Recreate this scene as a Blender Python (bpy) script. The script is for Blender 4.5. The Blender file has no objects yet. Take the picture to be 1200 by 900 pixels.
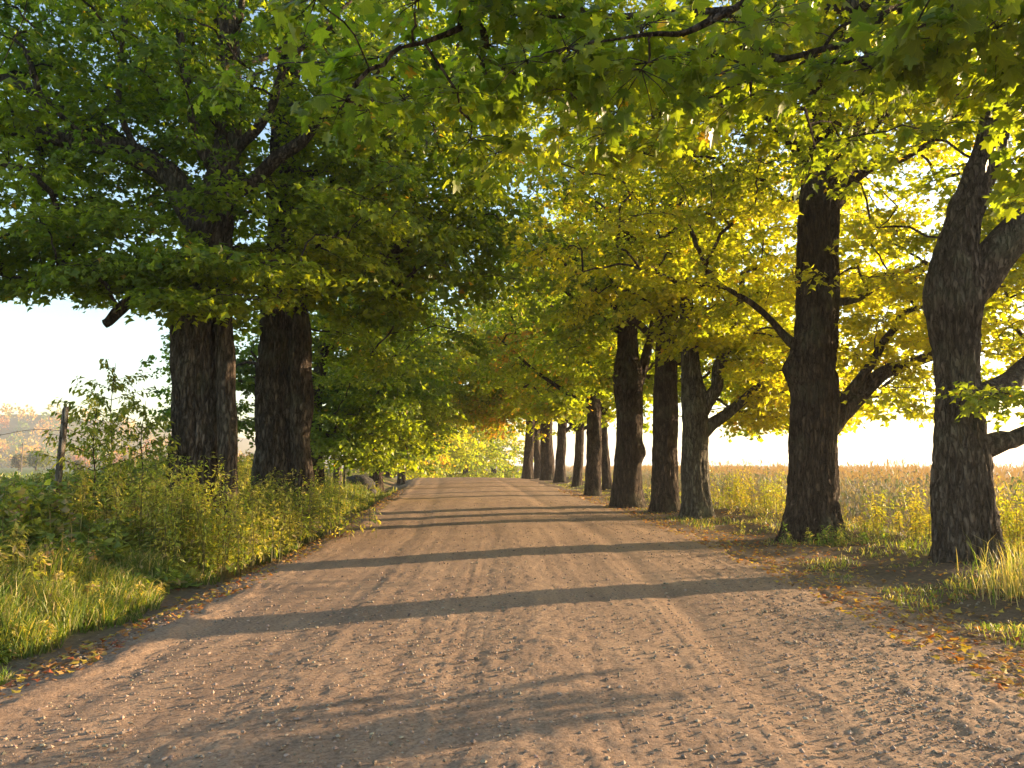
import bpy, math
import numpy as np
from mathutils import Vector
C = bpy.context.scene
COL = C.collection
R = np.random.default_rng(11)
rad = math.radians

# ------------------------------------------------------------------ camera
CAMH, FPX, PITCH = 1.5, 933.0, math.atan(95 / 933.0)
cam = bpy.data.cameras.new('camera'); camo = bpy.data.objects.new('camera', cam); COL.objects.link(camo)
cam.sensor_width = 36; cam.lens = FPX / 1200 * 36; cam.clip_start = .05; cam.clip_end = 6000
camo.location = (0, 0, CAMH); camo.rotation_euler = (rad(90) + PITCH, 0, 0)
C.camera = camo

# ------------------------------------------------------------------ sky and sun
SUN_AZ, SUN_EL = 23.5, 9.0        # degrees ahead of due right, above horizon
sdir = Vector((math.cos(rad(SUN_AZ)) * math.cos(rad(SUN_EL)), math.sin(rad(SUN_AZ)) * math.cos(rad(SUN_EL)), math.sin(rad(SUN_EL))))
W = bpy.data.worlds.new('World'); C.world = W; W.use_nodes = True
nt = W.node_tree
sky = nt.nodes.new('ShaderNodeTexSky'); sky.sky_type = 'NISHITA'; sky.sun_disc = False
sky.sun_elevation = rad(SUN_EL); sky.sun_rotation = rad(90 - SUN_AZ); sky.air_density = 1.0; sky.dust_density = 1.0; sky.ozone_density = 1.0
bg = nt.nodes['Background']; bg.inputs[1].default_value = 0.135
nt.links.new(sky.outputs[0], bg.inputs[0])
sl = bpy.data.lights.new('sun', 'SUN'); sl.energy = 5.0; sl.angle = rad(0.55); sl.color = (1, .72, .43)
so = bpy.data.objects.new('sun', sl); COL.objects.link(so); so.rotation_euler = sdir.to_track_quat('Z', 'Y').to_euler()
so.location = (40, 20, 30)
C.view_settings.view_transform = 'Standard'; C.view_settings.look = 'None'; C.view_settings.gamma = 1
C.view_settings.exposure = 1.85
C.cycles.max_bounces = 9; C.cycles.diffuse_bounces = 4; C.cycles.transmission_bounces = 7; C.cycles.transparent_max_bounces = 4
C.cycles.use_denoising = True

# ------------------------------------------------------------------ helpers
def project(p):
    p = np.asarray(p, float); x = p[..., 0]; y = p[..., 1]; z = p[..., 2] - CAMH
    f = y * math.cos(PITCH) + z * math.sin(PITCH); u = -y * math.sin(PITCH) + z * math.cos(PITCH)
    f = np.where(f < .05, .05, f)
    return 600 + FPX * x / f, 450 - FPX * u / f
def P(px, py, Y):
    a, b = px - 600, 450 - py
    dy = FPX * math.cos(PITCH) - b * math.sin(PITCH); dz = FPX * math.sin(PITCH) + b * math.cos(PITCH)
    t = Y / dy
    return np.array([a * t, Y, CAMH + dz * t])

def _h(ix, iy, iz, s):
    n = (ix * 374761393 + iy * 668265263 + iz * 2147483647 + s * 974711) & 0xffffffff
    n = ((n ^ (n >> 13)) * 1274126177) & 0xffffffff
    return ((n ^ (n >> 16)) & 0xffffff) / float(0xffffff)
def vn(x, y, z=0., s=0):
    x, y, z = np.broadcast_arrays(np.asarray(x, float), np.asarray(y, float), np.asarray(z, float))
    ix, iy, iz = np.floor(x).astype(np.int64), np.floor(y).astype(np.int64), np.floor(z).astype(np.int64)
    fx, fy, fz = x - ix, y - iy, z - iz
    fx, fy, fz = [t * t * (3 - 2 * t) for t in (fx, fy, fz)]
    r = 0
    for dx in (0, 1):
        for dy in (0, 1):
            for dz in (0, 1):
                r = r + _h(ix + dx, iy + dy, iz + dz, s) * (fx if dx else 1 - fx) * (fy if dy else 1 - fy) * (fz if dz else 1 - fz)
    return r * 2 - 1
def fbm(x, y, z=0., o=3, s=0):
    r, a = 0, 1.
    for k in range(o):
        r = r + a * vn(np.asarray(x) * 2 ** k, np.asarray(y) * 2 ** k, np.asarray(z) * 2 ** k, s + k); a *= .5
    return r
def sstep(a, b, x):
    t = np.clip((np.asarray(x, float) - a) / (b - a), 0, 1); return t * t * (3 - 2 * t)

def mesh(name, V, F, mat=None, parent=None, tint=None, smooth=False, uv=None, loc=None):
    """V (n,3); F list of int arrays (m,3)/(m,4) or one array; tint (n,3) per vertex"""
    if not isinstance(F, list): F = [F]
    F = [np.asarray(f, np.int32) for f in F if len(f)]
    V = np.asarray(V, np.float32)
    if loc is not None: V = V - np.asarray(loc, np.float32)
    me = bpy.data.meshes.new(name)
    me.vertices.add(len(V)); me.vertices.foreach_set('co', V.ravel())
    li = np.concatenate([f.ravel() for f in F]); tot = np.concatenate([np.full(len(f), f.shape[1], np.int32) for f in F])
    me.loops.add(len(li)); me.loops.foreach_set('vertex_index', li)
    me.polygons.add(len(tot)); me.polygons.foreach_set('loop_start', np.concatenate([[0], np.cumsum(tot)[:-1]]).astype(np.int32))
    me.polygons.foreach_set('use_smooth', np.full(len(tot), smooth))
    me.update(calc_edges=True)
    if tint is not None:
        a = me.color_attributes.new('tint', 'FLOAT_COLOR', 'POINT')
        c = np.ones((len(V), 4), np.float32); c[:, :3] = tint; a.data.foreach_set('color', c.ravel())
    if uv is not None:
        a = me.attributes.new('leafuv', 'FLOAT2', 'POINT'); a.data.foreach_set('vector', np.asarray(uv, np.float32).ravel())
    if mat: me.materials.append(mat)
    o = bpy.data.objects.new(name, me); COL.objects.link(o)
    if parent is not None: o.parent = parent
    elif loc is not None: o.location = loc
    return o
def tag(o, label=None, cat=None, group=None, kind=None):
    if label: o['label'] = label
    if cat: o['category'] = cat
    if group: o['group'] = group
    if kind: o['kind'] = kind
    return o
def empty(name, loc, label, cat, group=None):
    o = bpy.data.objects.new(name, None); COL.objects.link(o); o.location = loc; o.empty_display_size = .3
    return tag(o, label, cat, group)
class Acc:
    def __init__(s): s.V = []; s.F3 = []; s.F4 = []; s.T = []; s.n = 0
    def add(s, V, F, t=None):
        V = np.asarray(V, np.float32); F = np.asarray(F, np.int64)
        (s.F3 if F.shape[1] == 3 else s.F4).append(F + s.n); s.V.append(V); s.n += len(V)
        if t is not None: s.T.append(np.broadcast_to(np.asarray(t, np.float32), (len(V), 3)))
    def build(s, name, mat, parent=None, smooth=False, loc=None):
        F = []
        if s.F3: F.append(np.concatenate(s.F3))
        if s.F4: F.append(np.concatenate(s.F4))
        return mesh(name, np.concatenate(s.V), F, mat, parent, np.concatenate(s.T) if s.T else None, smooth, None, loc)

# ------------------------------------------------------------------ materials
def new_mat(name):
    m = bpy.data.materials.new(name); m.use_nodes = True; n = m.node_tree
    return m, n, n.nodes['Principled BSDF'], n.nodes['Material Output']
def ramp(n, stops):
    r = n.nodes.new('ShaderNodeValToRGB'); e = r.color_ramp.elements
    while len(e) < len(stops): e.new(.5)
    for k, (p, c) in enumerate(stops): e[k].position = p; e[k].color = (*c, 1)
    return r
def noise(n, vec, scale, detail=5, rough=.6):
    t = n.nodes.new('ShaderNodeTexNoise'); t.inputs['Scale'].default_value = scale; t.inputs['Detail'].default_value = detail
    t.inputs['Roughness'].default_value = rough; n.links.new(vec, t.inputs['Vector']); return t
def mapping(n, sc):
    g = n.nodes.new('ShaderNodeTexCoord'); m = n.nodes.new('ShaderNodeMapping'); m.inputs['Scale'].default_value = sc
    n.links.new(g.outputs['Object'], m.inputs['Vector']); return m.outputs[0]
def bump(n, h, strength, dist, prev=None):
    b = n.nodes.new('ShaderNodeBump'); b.inputs['Strength'].default_value = strength; b.inputs['Distance'].default_value = dist
    n.links.new(h, b.inputs['Height'])
    if prev: n.links.new(prev, b.inputs['Normal'])
    return b.outputs[0]
def mixc(n, a, b, fac, mode='MIX'):
    m = n.nodes.new('ShaderNodeMix'); m.data_type = 'RGBA'; m.blend_type = mode
    for s, v in ((6, a), (7, b)):
        if hasattr(v, 'links'): n.links.new(v, m.inputs[s])
        else: m.inputs[s].default_value = (*v, 1)
    if hasattr(fac, 'links'): n.links.new(fac, m.inputs[0])
    else: m.inputs[0].default_value = fac
    return m.outputs[2]

def leaf_material(name, trans=.45, gain=1.5, gloss=.45, veins=False):
    m, n, b, out = new_mat(name)
    a = n.nodes.new('ShaderNodeAttribute'); a.attribute_name = 'tint'
    col = a.outputs['Color']
    if veins:
        u = n.nodes.new('ShaderNodeAttribute'); u.attribute_name = 'leafuv'
        sx = n.nodes.new('ShaderNodeSeparateXYZ'); n.links.new(u.outputs['Vector'], sx.inputs[0])
        at = n.nodes.new('ShaderNodeMath'); at.operation = 'ARCTAN2'; n.links.new(sx.outputs[0], at.inputs[0]); n.links.new(sx.outputs[1], at.inputs[1])
        mu = n.nodes.new('ShaderNodeMath'); mu.operation = 'MULTIPLY'; mu.inputs[1].default_value = 8.0; n.links.new(at.outputs[0], mu.inputs[0])
        co = n.nodes.new('ShaderNodeMath'); co.operation = 'COSINE'; n.links.new(mu.outputs[0], co.inputs[0])
        rp = ramp(n, [(.93, (1, 1, 1)), (1, (1.5, 1.35, 1.1))]); n.links.new(co.outputs[0], rp.inputs[0])
        col = mixc(n, col, rp.outputs[0], .6, 'MULTIPLY')
        g = mapping(n, (1, 1, 1)); nz = noise(n, g, 60, 3)
        r2 = ramp(n, [(.3, (.8, .85, .8)), (.7, (1.15, 1.1, 1))]); n.links.new(nz.outputs[0], r2.inputs[0]); col = mixc(n, col, r2.outputs[0], .8, 'MULTIPLY')
    n.links.new(col, b.inputs['Base Color']); b.inputs['Roughness'].default_value = gloss; b.inputs['Specular IOR Level'].default_value = .3
    tr = n.nodes.new('ShaderNodeBsdfTranslucent')
    tc = mixc(n, col, (gain * 1.2, gain * 1.17, gain * .3), 1.0, 'MULTIPLY'); n.links.new(tc, tr.inputs[0])
    mx = n.nodes.new('ShaderNodeMixShader'); mx.inputs[0].default_value = trans
    n.links.new(b.outputs[0], mx.inputs[1]); n.links.new(tr.outputs[0], mx.inputs[2]); n.links.new(mx.outputs[0], out.inputs[0])
    return m
M_LEAF = leaf_material('maple_leaf', .55, 2.1, .42)
M_LEAFN = leaf_material('maple_leaf_near', .55, 2.1, .4, True)
M_GRASS = leaf_material('grass_blade', .4, 1.5, .45)
M_WEED = leaf_material('weed_leaf', .4, 1.5, .45)
M_DRY = leaf_material('dry_leaf', .3, 1.2, .6)

def bark_material(name, dark, mid, light, moss=0.4):
    m, n, b, out = new_mat(name)
    v = mapping(n, (8, 8, 2.0)); v2 = mapping(n, (1, 1, 1)); v3 = mapping(n, (26, 26, 5))
    a = noise(n, v, 1.6, 7, .65); c = noise(n, v3, 1.5, 5, .6); d = noise(n, v2, 1.3, 4, .6)
    vo = n.nodes.new('ShaderNodeTexVoronoi'); vo.feature = 'DISTANCE_TO_EDGE'; vo.inputs['Scale'].default_value = 1.9
    vv = n.nodes.new('ShaderNodeVectorMath'); vv.operation = 'ADD'
    n.links.new(v, vv.inputs[0]); n.links.new(a.outputs['Color'], vv.inputs[1]); n.links.new(vv.outputs[0], vo.inputs['Vector'])
    r = ramp(n, [(.28, dark), (.5, mid), (.75, light)]); n.links.new(a.outputs[0], r.inputs[0])
    r2 = ramp(n, [(0, (.35, .32, .3)), (.16, (1, 1, 1))]); n.links.new(vo.outputs['Distance'], r2.inputs[0])
    col = mixc(n, r.outputs[0], r2.outputs[0], .8, 'MULTIPLY')
    r3 = ramp(n, [(.52, (0, 0, 0)), (.7, (1, 1, 1))]); n.links.new(d.outputs[0], r3.inputs[0])
    mo = n.nodes.new('ShaderNodeMath'); mo.operation = 'MULTIPLY'; mo.inputs[1].default_value = moss; n.links.new(r3.outputs[0], mo.inputs[0])
    col = mixc(n, col, (.20, .205, .13), mo.outputs[0])
    n.links.new(col, b.inputs['Base Color']); b.inputs['Roughness'].default_value = .92; b.inputs['Specular IOR Level'].default_value = .15
    mp = n.nodes.new('ShaderNodeMapRange'); mp.inputs[2].default_value = .22; n.links.new(vo.outputs['Distance'], mp.inputs[0])
    nb = bump(n, mp.outputs[0], 1, .05); nb = bump(n, a.outputs[0], 1, .045, nb); nb = bump(n, c.outputs[0], .7, .012, nb)
    n.links.new(nb, b.inputs['Normal'])
    return m
M_BARK = bark_material('maple_bark', (.025, .017, .012), (.07, .048, .034), (.17, .12, .085))
M_BARKL = bark_material('maple_bark_lichen', (.035, .03, .022), (.12, .105, .08), (.27, .25, .19), .75)
M_BARKG = bark_material('maple_bark_grey', (.035, .028, .022), (.11, .085, .066), (.25, .2, .16))
M_TWIG = bark_material('twig_bark', (.05, .035, .025), (.10, .075, .055), (.2, .15, .11), 0)
M_WOOD = bark_material('weathered_wood', (.10, .085, .07), (.24, .2, .16), (.4, .34, .28), .1)

# road
m, n, b, out = new_mat('gravel_road'); M_ROAD = m
v = mapping(n, (1, 1, 1)); vs = mapping(n, (3.2, .22, 1))
n1 = noise(n, v, 38, 8, .7); n2 = noise(n, vs, 1.4, 6, .6); n3 = noise(n, v, .9, 4, .55); n4 = noise(n, v, 150, 3, .6)
r1 = ramp(n, [(.3, (.18, .122, .082)), (.5, (.35, .242, .168)), (.72, (.50, .36, .255))]); n.links.new(n1.outputs[0], r1.inputs[0])
r2 = ramp(n, [(.3, (.72, .70, .69)), (.7, (1.12, 1.08, 1.02))]); n.links.new(n2.outputs[0], r2.inputs[0])
c1 = mixc(n, r1.outputs[0], r2.outputs[0], .8, 'MULTIPLY')
r3 = ramp(n, [(.35, (.86, .84, .84)), (.65, (1.08, 1.06, 1.03))]); n.links.new(n3.outputs[0], r3.inputs[0])
c1 = mixc(n, c1, r3.outputs[0], .9, 'MULTIPLY')
n.links.new(c1, b.inputs['Base Color']); b.inputs['Roughness'].default_value = .95; b.inputs['Specular IOR Level'].default_value = .15
nb = bump(n, n1.outputs[0], .9, .014); nb = bump(n, n4.outputs[0], .5, .004, nb); n.links.new(nb, b.inputs['Normal'])
# ground
m, n, b, out = new_mat('verge_ground'); M_GROUND = m
a = n.nodes.new('ShaderNodeAttribute'); a.attribute_name = 'tint'
v = mapping(n, (1, 1, 1)); n1 = noise(n, v, 16, 8, .7); n2 = noise(n, v, 1.2, 5, .6)
r1 = ramp(n, [(.3, (.55, .55, .55)), (.7, (1.35, 1.3, 1.25))]); n.links.new(n1.outputs[0], r1.inputs[0])
r2 = ramp(n, [(.35, (.8, .85, .8)), (.65, (1.15, 1.1, 1.1))]); n.links.new(n2.outputs[0], r2.inputs[0])
c1 = mixc(n, a.outputs[0], r1.outputs[0], 1, 'MULTIPLY'); c1 = mixc(n, c1, r2.outputs[0], 1, 'MULTIPLY')
n.links.new(c1, b.inputs['Base Color']); b.inputs['Roughness'].default_value = .95; b.inputs['Specular IOR Level'].default_value = .1
n.links.new(bump(n, n1.outputs[0], .7, .03), b.inputs['Normal'])
# stones
m, n, b, out = new_mat('stone'); M_STONE = m
a = n.nodes.new('ShaderNodeAttribute'); a.attribute_name = 'tint'; n.links.new(a.outputs[0], b.inputs['Base Color']); b.inputs['Roughness'].default_value = .85
m, n, b, out = new_mat('rock'); M_ROCK = m
v = mapping(n, (1, 1, 1)); n1 = noise(n, v, 7, 7, .65); r1 = ramp(n, [(.3, (.015, .014, .013)), (.7, (.06, .055, .05))]); n.links.new(n1.outputs[0], r1.inputs[0])
n.links.new(r1.outputs[0], b.inputs['Base Color']); b.inputs['Roughness'].default_value = .9; n.links.new(bump(n, n1.outputs[0], .6, .05), b.inputs['Normal'])
m, n, b, out = new_mat('wire_metal'); M_WIRE = m
b.inputs['Base Color'].default_value = (.2, .15, .12, 1); b.inputs['Metallic'].default_value = .6; b.inputs['Roughness'].default_value = .7

# ------------------------------------------------------------------ terrain shape
RW = 3.4
def road_x(Y):
    return np.interp(Y, [-60, 0, 9, 15, 23, 36, 54, 80, 140, 300], [0, .05, .1, .03, -.5, -1.45, -3.0, -7.5, -27, -110])
def rise(Y):
    Y = np.asarray(Y, float)
    return np.where(Y < 46, .0148 * Y, .0148 * 46 + .0148 * (Y - 46) - .0019 * np.minimum(Y - 46, 28) ** 2 - .09 * np.maximum(Y - 74, 0))
def gz(x, Y, micro=True):
    x = np.asarray(x, float); Y = np.asarray(Y, float)
    d = x - road_x(Y)
    rz = np.maximum(rise(Y), -2.6)
    s = np.maximum(d - RW, 0); l = np.maximum(-d - RW, 0)
    edge = -.20 * sstep(0, .6, l) + .34 * sstep(.6, 2.2, l) + .45 * sstep(1.8, 4.2, l)          # left: shoulder drops, bank climbs
    edge = edge - .02 * sstep(0, .4, s) + .10 * sstep(1.0, 2.6, s) - .75 * sstep(3.2, 8, s)
    crown = -.055 * (np.clip(d / RW, -1, 1) ** 2)
    fieldL = sstep(6, 22, l); fieldR = sstep(5, 14, s)
    z = rz + edge + crown
    z = z * (1 - fieldL) + fieldL * 0.05
    z = z * (1 - fieldR) + fieldR * (-.75)
    if micro:
        off = np.clip(l + s, 0, 1)
        z = z + off * .05 * fbm(x * 1.1, Y * 1.1, 0, 3, 5) * (1 - .6 * np.maximum(fieldL, fieldR)) + off * .018 * vn(x * 7, Y * 7, 0, 9)
    return z

# ground sheet
def lines(a, b, fine0, fine1, step, grow):
    o = [fine0]
    while o[-1] < fine1: o.append(o[-1] + step)
    s = step
    while o[-1] < b: s *= grow; o.append(o[-1] + s)
    s = step; q = [fine0]
    while q[-1] > a: s *= grow; q.append(q[-1] - s)
    return np.array(q[::-1][:-1] + o)
xs = lines(-3000, 3000, -13, 13, .18, 1.15); ys = lines(-60, 3500, 2, 9, .12, 1.04)
GX, GY = np.meshgrid(xs, ys)
GZ = gz(GX, GY)
dd = np.abs(GX - road_x(GY)); GZ = GZ - .10 * (1 - sstep(RW - .25, RW + .10, dd))
nx, ny = len(xs), len(ys)
idx = np.arange(nx * ny).reshape(ny, nx)
F = np.stack([idx[:-1, :-1], idx[:-1, 1:], idx[1:, 1:], idx[1:, :-1]], -1).reshape(-1, 4)
d = GX - road_x(GY); l = np.maximum(-d - RW, 0); s_ = np.maximum(d - RW, 0)
dirt = np.array([.25, .18, .13]); grassg = np.array([.11, .115, .04]); brown = np.array([.14, .10, .07]); fld = np.array([.17, .19, .07]); crn = np.array([.26, .18, .11])
w = sstep(.6, 1.5, l + .5 * fbm(GX, GY, 0, 3, 2))[..., None]; T = dirt * (1 - w) + grassg * w
wr = sstep(.2, 1.6, s_ + .6 * fbm(GX, GY, 0, 3, 3))[..., None]; T = np.where((d > 0)[..., None], dirt * (1 - wr) + brown * wr, T)
w = sstep(9, 14, l)[..., None]; T = T * (1 - w) + fld * w
w = sstep(5, 8, s_)[..., None]; T = T * (1 - w) + crn * w
g = mesh('ground', np.stack([GX, GY, GZ], -1).reshape(-1, 3), F, M_GROUND, tint=T.reshape(-1, 3), smooth=True); tag(g, kind='structure')

# road sheet
yy = [1.6]
while yy[-1] < 110: yy.append(yy[-1] + max(.012, .0076 * yy[-1]))
yy = np.array(yy); tt = np.linspace(-1, 1, 190) * (RW + .12)
TX, TY = np.meshgrid(tt, yy); jag = .16 * fbm(TY * .8, np.sign(TX) * 4., 0, 4, 31) * sstep(RW - .9, RW, np.abs(TX)) * np.sign(TX)
X = TX + jag + road_x(TY)
Z = gz(X, TY, False)
att = 1 / (1 + (TY / 14) ** 2)
Z += .008 / (1 + TY / 20) * fbm(TX * 2.2, TY * .08, 0, 3, 41) + (.0035 * vn(TX * 9, TY * .12, 0, 42) + .003 * vn(TX * 19, TY * .3, 0, 43)) / (1 + (TY / 13) ** 2)                      # grader lines running along the road
Z += -.018 * (np.exp(-((TX - 1.55) / .22) ** 2) + .35 * np.exp(-((TX + .45) / .3) ** 2) + .7 * np.exp(-((TX + 1.9) / .25) ** 2))
rough = .6 + .35 * sstep(-.3, .5, fbm(TX * 1.3, TY * .15, 0, 2, 44)) + 0.75 * np.exp(-((TX - 2.7) / .6) ** 2) + .4 * np.exp(-((TX + 3.1) / .4) ** 2)
rough *= 1 - .6 * np.exp(-((TX - 1.5) / .3) ** 2)
Z += att * rough * 1.35 * (.0018 * vn(TX * 13, TY * 9, 0, 51) + .0065 * vn(TX * 31, TY * 26, 0, 52) + .006 * vn(TX * 62, TY * 52, 0, 53))
Z += .03 * np.exp(-((TX + 3.05) / .16) ** 2) * (.6 + .5 * vn(TX * 0, TY * 1.5, 0, 54))
tread = np.sin((TX - 1.2) * 2 * math.pi / .055) * np.exp(-((TX - 1.35) / .16) ** 4) + np.sin((TX + .55) * 2 * math.pi / .055) * np.exp(-((TX + .55) / .14) ** 4)
Z += .0045 * att * tread * (1 + .5 * vn(TX * 0, TY * 9, 0, 60))
Z -= .07 * sstep(RW - .02, RW + .12, np.abs(TX))
idx = np.arange(X.size).reshape(X.shape); F = np.stack([idx[:-1, :-1], idx[:-1, 1:], idx[1:, 1:], idx[1:, :-1]], -1).reshape(-1, 4)
rd = mesh('road', np.stack([X, TY, Z + .004], -1).reshape(-1, 3), F, M_ROAD, smooth=True); tag(rd, kind='structure')

# loose stones
def stones(name, n, ylo, yhi, size, full, seed, label):
    r = np.random.default_rng(seed)
    Y = ylo * (yhi / ylo) ** r.random(n)
    side = r.random(n)
    t = np.where(side < .55, r.uniform(-RW, RW, n), np.where(side < .72, r.normal(-RW - .1, .38, n), np.where(side < .88, r.normal(2.5, .4, n), r.uniform(RW, RW + 1.4, n))))
    x = t + road_x(Y)
    if full:
        ph = (1 + 5 ** .5) / 2
        b = np.array([(-1, ph, 0), (1, ph, 0), (-1, -ph, 0), (1, -ph, 0), (0, -1, ph), (0, 1, ph), (0, -1, -ph), (0, 1, -ph), (ph, 0, -1), (ph, 0, 1), (-ph, 0, -1), (-ph, 0, 1)]) / 1.9
        f = np.array([(0, 11, 5), (0, 5, 1), (0, 1, 7), (0, 7, 10), (0, 10, 11), (1, 5, 9), (5, 11, 4), (11, 10, 2), (10, 7, 6), (7, 1, 8), (3, 9, 4), (3, 4, 2), (3, 2, 6), (3, 6, 8), (3, 8, 9), (4, 9, 5), (2, 4, 11), (6, 2, 10), (8, 6, 7), (9, 8, 1)])
    else:
        b = np.array([(1, 0, 0), (0, 1, 0), (-1, 0, 0), (0, -1, 0), (0, 0, 1), (0, 0, -1)], float)
        f = np.array([(0, 1, 4), (1, 2, 4), (2, 3, 4), (3, 0, 4), (1, 0, 5), (2, 1, 5), (3, 2, 5), (0, 3, 5)])
    sz = size * np.clip(r.lognormal(0, .45, n), .45, 2.0)
    V = b[None] * (1 + r.normal(0, .16, (n, len(b), 1))) * (sz[:, None] * np.stack([r.uniform(.7, 1.3, n), r.uniform(.6, 1.1, n), r.uniform(.45, .8, n)], -1))[:, None]
    a = r.uniform(0, 6.3, n); ca, sa = np.cos(a)[:, None], np.sin(a)[:, None]
    V = np.stack([V[..., 0] * ca - V[..., 1] * sa, V[..., 0] * sa + V[..., 1] * ca, V[..., 2]], -1)
    zz = gz(x, Y, True) + .006 + sz * .18
    V += np.stack([x, Y, zz], -1)[:, None]
    c = np.array([.30, .225, .165]) * r.uniform(.45, 1.35, (n, 1)) * (1 + r.normal(0, .05, (n, 3)))
    F = (f[None] + (np.arange(n) * len(b))[:, None, None]).reshape(-1, 3)
    o = mesh(name, V.reshape(-1, 3), F, M_STONE, tint=np.repeat(c, len(b), 0)); return tag(o, label, kind='stuff')
stones('gravel', 4800, 2.4, 9, .0085, True, 71, 'loose grey brown gravel scattered over the near road')
stones('gravel', 9000, 2.4, 8, .0058, False, 73, 'fine grit and pebble fragments on the nearest part of the road')
stones('gravel', 10500, 3.2, 26, .0095, False, 72, 'small stones strewn further up the dirt road')

# ------------------------------------------------------------------ leaves
def leaf_tpl(lod):
    if lod == 0:
        r = [(.03, -.02), (.36, -.06), (.27, .13), (.60, .30), (.40, .40), (.52, .62), (.20, .60), (.14, .82)]
        pts = [(0, 0)] + r[1:] + [(0, 1.02)] + [(-x, y) for x, y in r[1:][::-1]]
        pts = np.array([(0, .32)] + pts); k = len(pts) - 1
        F = np.array([(0, 1 + i, 1 + (i + 1) % k) for i in range(k)])
        w = -.22 * np.abs(pts[:, 0]) - .12 * pts[:, 1] ** 2
    elif lod == 1:
        pts = np.array([(0, 0), (.40, .08), (.5, .55), (.17, .55), (0, 1.), (-.17, .55), (-.5, .55), (-.40, .08)])
        F = np.array([(0, 1, 2), (0, 2, 3), (0, 3, 4), (0, 4, 5), (0, 5, 6), (0, 6, 7)]); w = -.3 * np.abs(pts[:, 0])
        pts = pts[[0, 2, 3, 4, 5, 6]]; pts[1] = (.52, .36); pts[5] = (-.52, .36); F = np.array([(0, 1, 2), (0, 2, 3), (0, 3, 4), (0, 4, 5)]); w = -.3 * np.abs(pts[:, 0])
    elif lod == 2:
        pts = np.array([(0, 0), (.48, .5), (0, 1.), (-.48, .5)]); F = np.array([(0, 1, 2), (0, 2, 3)]); w = -.3 * np.abs(pts[:, 0])
    else:                                                  # lance shaped weed leaf
        pts = np.array([(0, 0), (.2, .45), (0, 1.), (-.2, .45)]); F = np.array([(0, 1, 2), (0, 2, 3)]); w = np.array([0, -.02, -.25, -.02])
    return pts, w, F
def leaf_verts(pos, az, droop, roll, size, lod):
    pts, w, F = leaf_tpl(lod); n = len(pos)
    d = np.stack([np.cos(az) * np.cos(droop), np.sin(az) * np.cos(droop), -np.sin(droop)], -1)
    s = np.stack([np.sin(az), -np.cos(az), 0 * az], -1); nn = np.cross(s, d)
    cr, sr = np.cos(roll)[:, None], np.sin(roll)[:, None]; s2 = s * cr + nn * sr; n2 = np.cross(s2, d)
    V = pos[:, None] + size[:, None, None] * (s2[:, None] * pts[None, :, 0:1] + d[:, None] * pts[None, :, 1:2] + n2[:, None] * w[None, :, None])
    return V, F
def clump_tpl(r, n, lod, rad_, lsize, flat=.11):
    m = 7; ta = r.uniform(0, 6.28, m)
    th = ta[r.integers(0, m, n)] + r.normal(0, .22, n); rr = rad_ * np.sqrt(r.random(n)) * r.uniform(.75, 1.1, n)
    z = -.28 * rad_ * (rr / rad_) ** 2 + r.normal(0, flat * rad_, n)
    pos = np.stack([np.cos(th) * rr, np.sin(th) * rr, z], -1)
    az = th + r.normal(0, .9, n)
    V, F = leaf_verts(pos, az, np.clip(r.normal(.6, .38, n), -.3, 1.45), r.normal(0, .45, n), lsize * r.uniform(.65, 1.2, n), lod)
    return V, F, pos, ta
def rotm(yaw, tx, ty):
    c, s = math.cos(yaw), math.sin(yaw); A = np.array([[c, -s, 0], [s, c, 0], [0, 0, 1]])
    c, s = math.cos(tx), math.sin(tx); B = np.array([[1, 0, 0], [0, c, -s], [0, s, c]])
    c, s = math.cos(ty), math.sin(ty); D = np.array([[c, 0, s], [0, 1, 0], [-s, 0, c]])
    return D @ B @ A

# ------------------------------------------------------------------ tubes
def catmull(P_, n_per):
    P_ = np.asarray(P_, float); Q = np.vstack([2 * P_[0] - P_[1], P_, 2 * P_[-1] - P_[-2]]); o = []
    for i in range(len(P_) - 1):
        a, b, c, d = Q[i:i + 4]; t = np.linspace(0, 1, n_per, endpoint=False)[:, None]
        o.append(.5 * (2 * b + (c - a) * t + (2 * a - 5 * b + 4 * c - d) * t ** 2 + (3 * b - a - 3 * c + d) * t ** 3))
    o.append(P_[-1:]); return np.vstack(o)
def frames(P_):
    T = np.gradient(P_, axis=0); T /= np.linalg.norm(T, axis=1, keepdims=True) + 1e-9
    ref = np.array([1., 0, 0]) if abs(T[0][0]) < .8 else np.array([0, 1., 0])
    U = np.empty_like(T); u = ref
    for i in range(len(T)):
        u = u - T[i] * (u @ T[i]); u = u / (np.linalg.norm(u) + 1e-9); U[i] = u
    return T, U, np.cross(T, U)
def tube(P_, rr, k):
    T, U, Wv = frames(P_); a = np.linspace(0, 2 * math.pi, k, endpoint=False)
    V = P_[:, None] + rr[:, None, None] * (U[:, None] * np.cos(a)[None, :, None] + Wv[:, None] * np.sin(a)[None, :, None])
    n = len(P_); i = np.arange(n - 1)[:, None] * k; j = np.arange(k)[None]; j2 = (j + 1) % k
    F = np.stack([i + j, i + j2, i + k + j2, i + k + j], -1).reshape(-1, 4)
    return V.reshape(-1, 3), F
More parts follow.
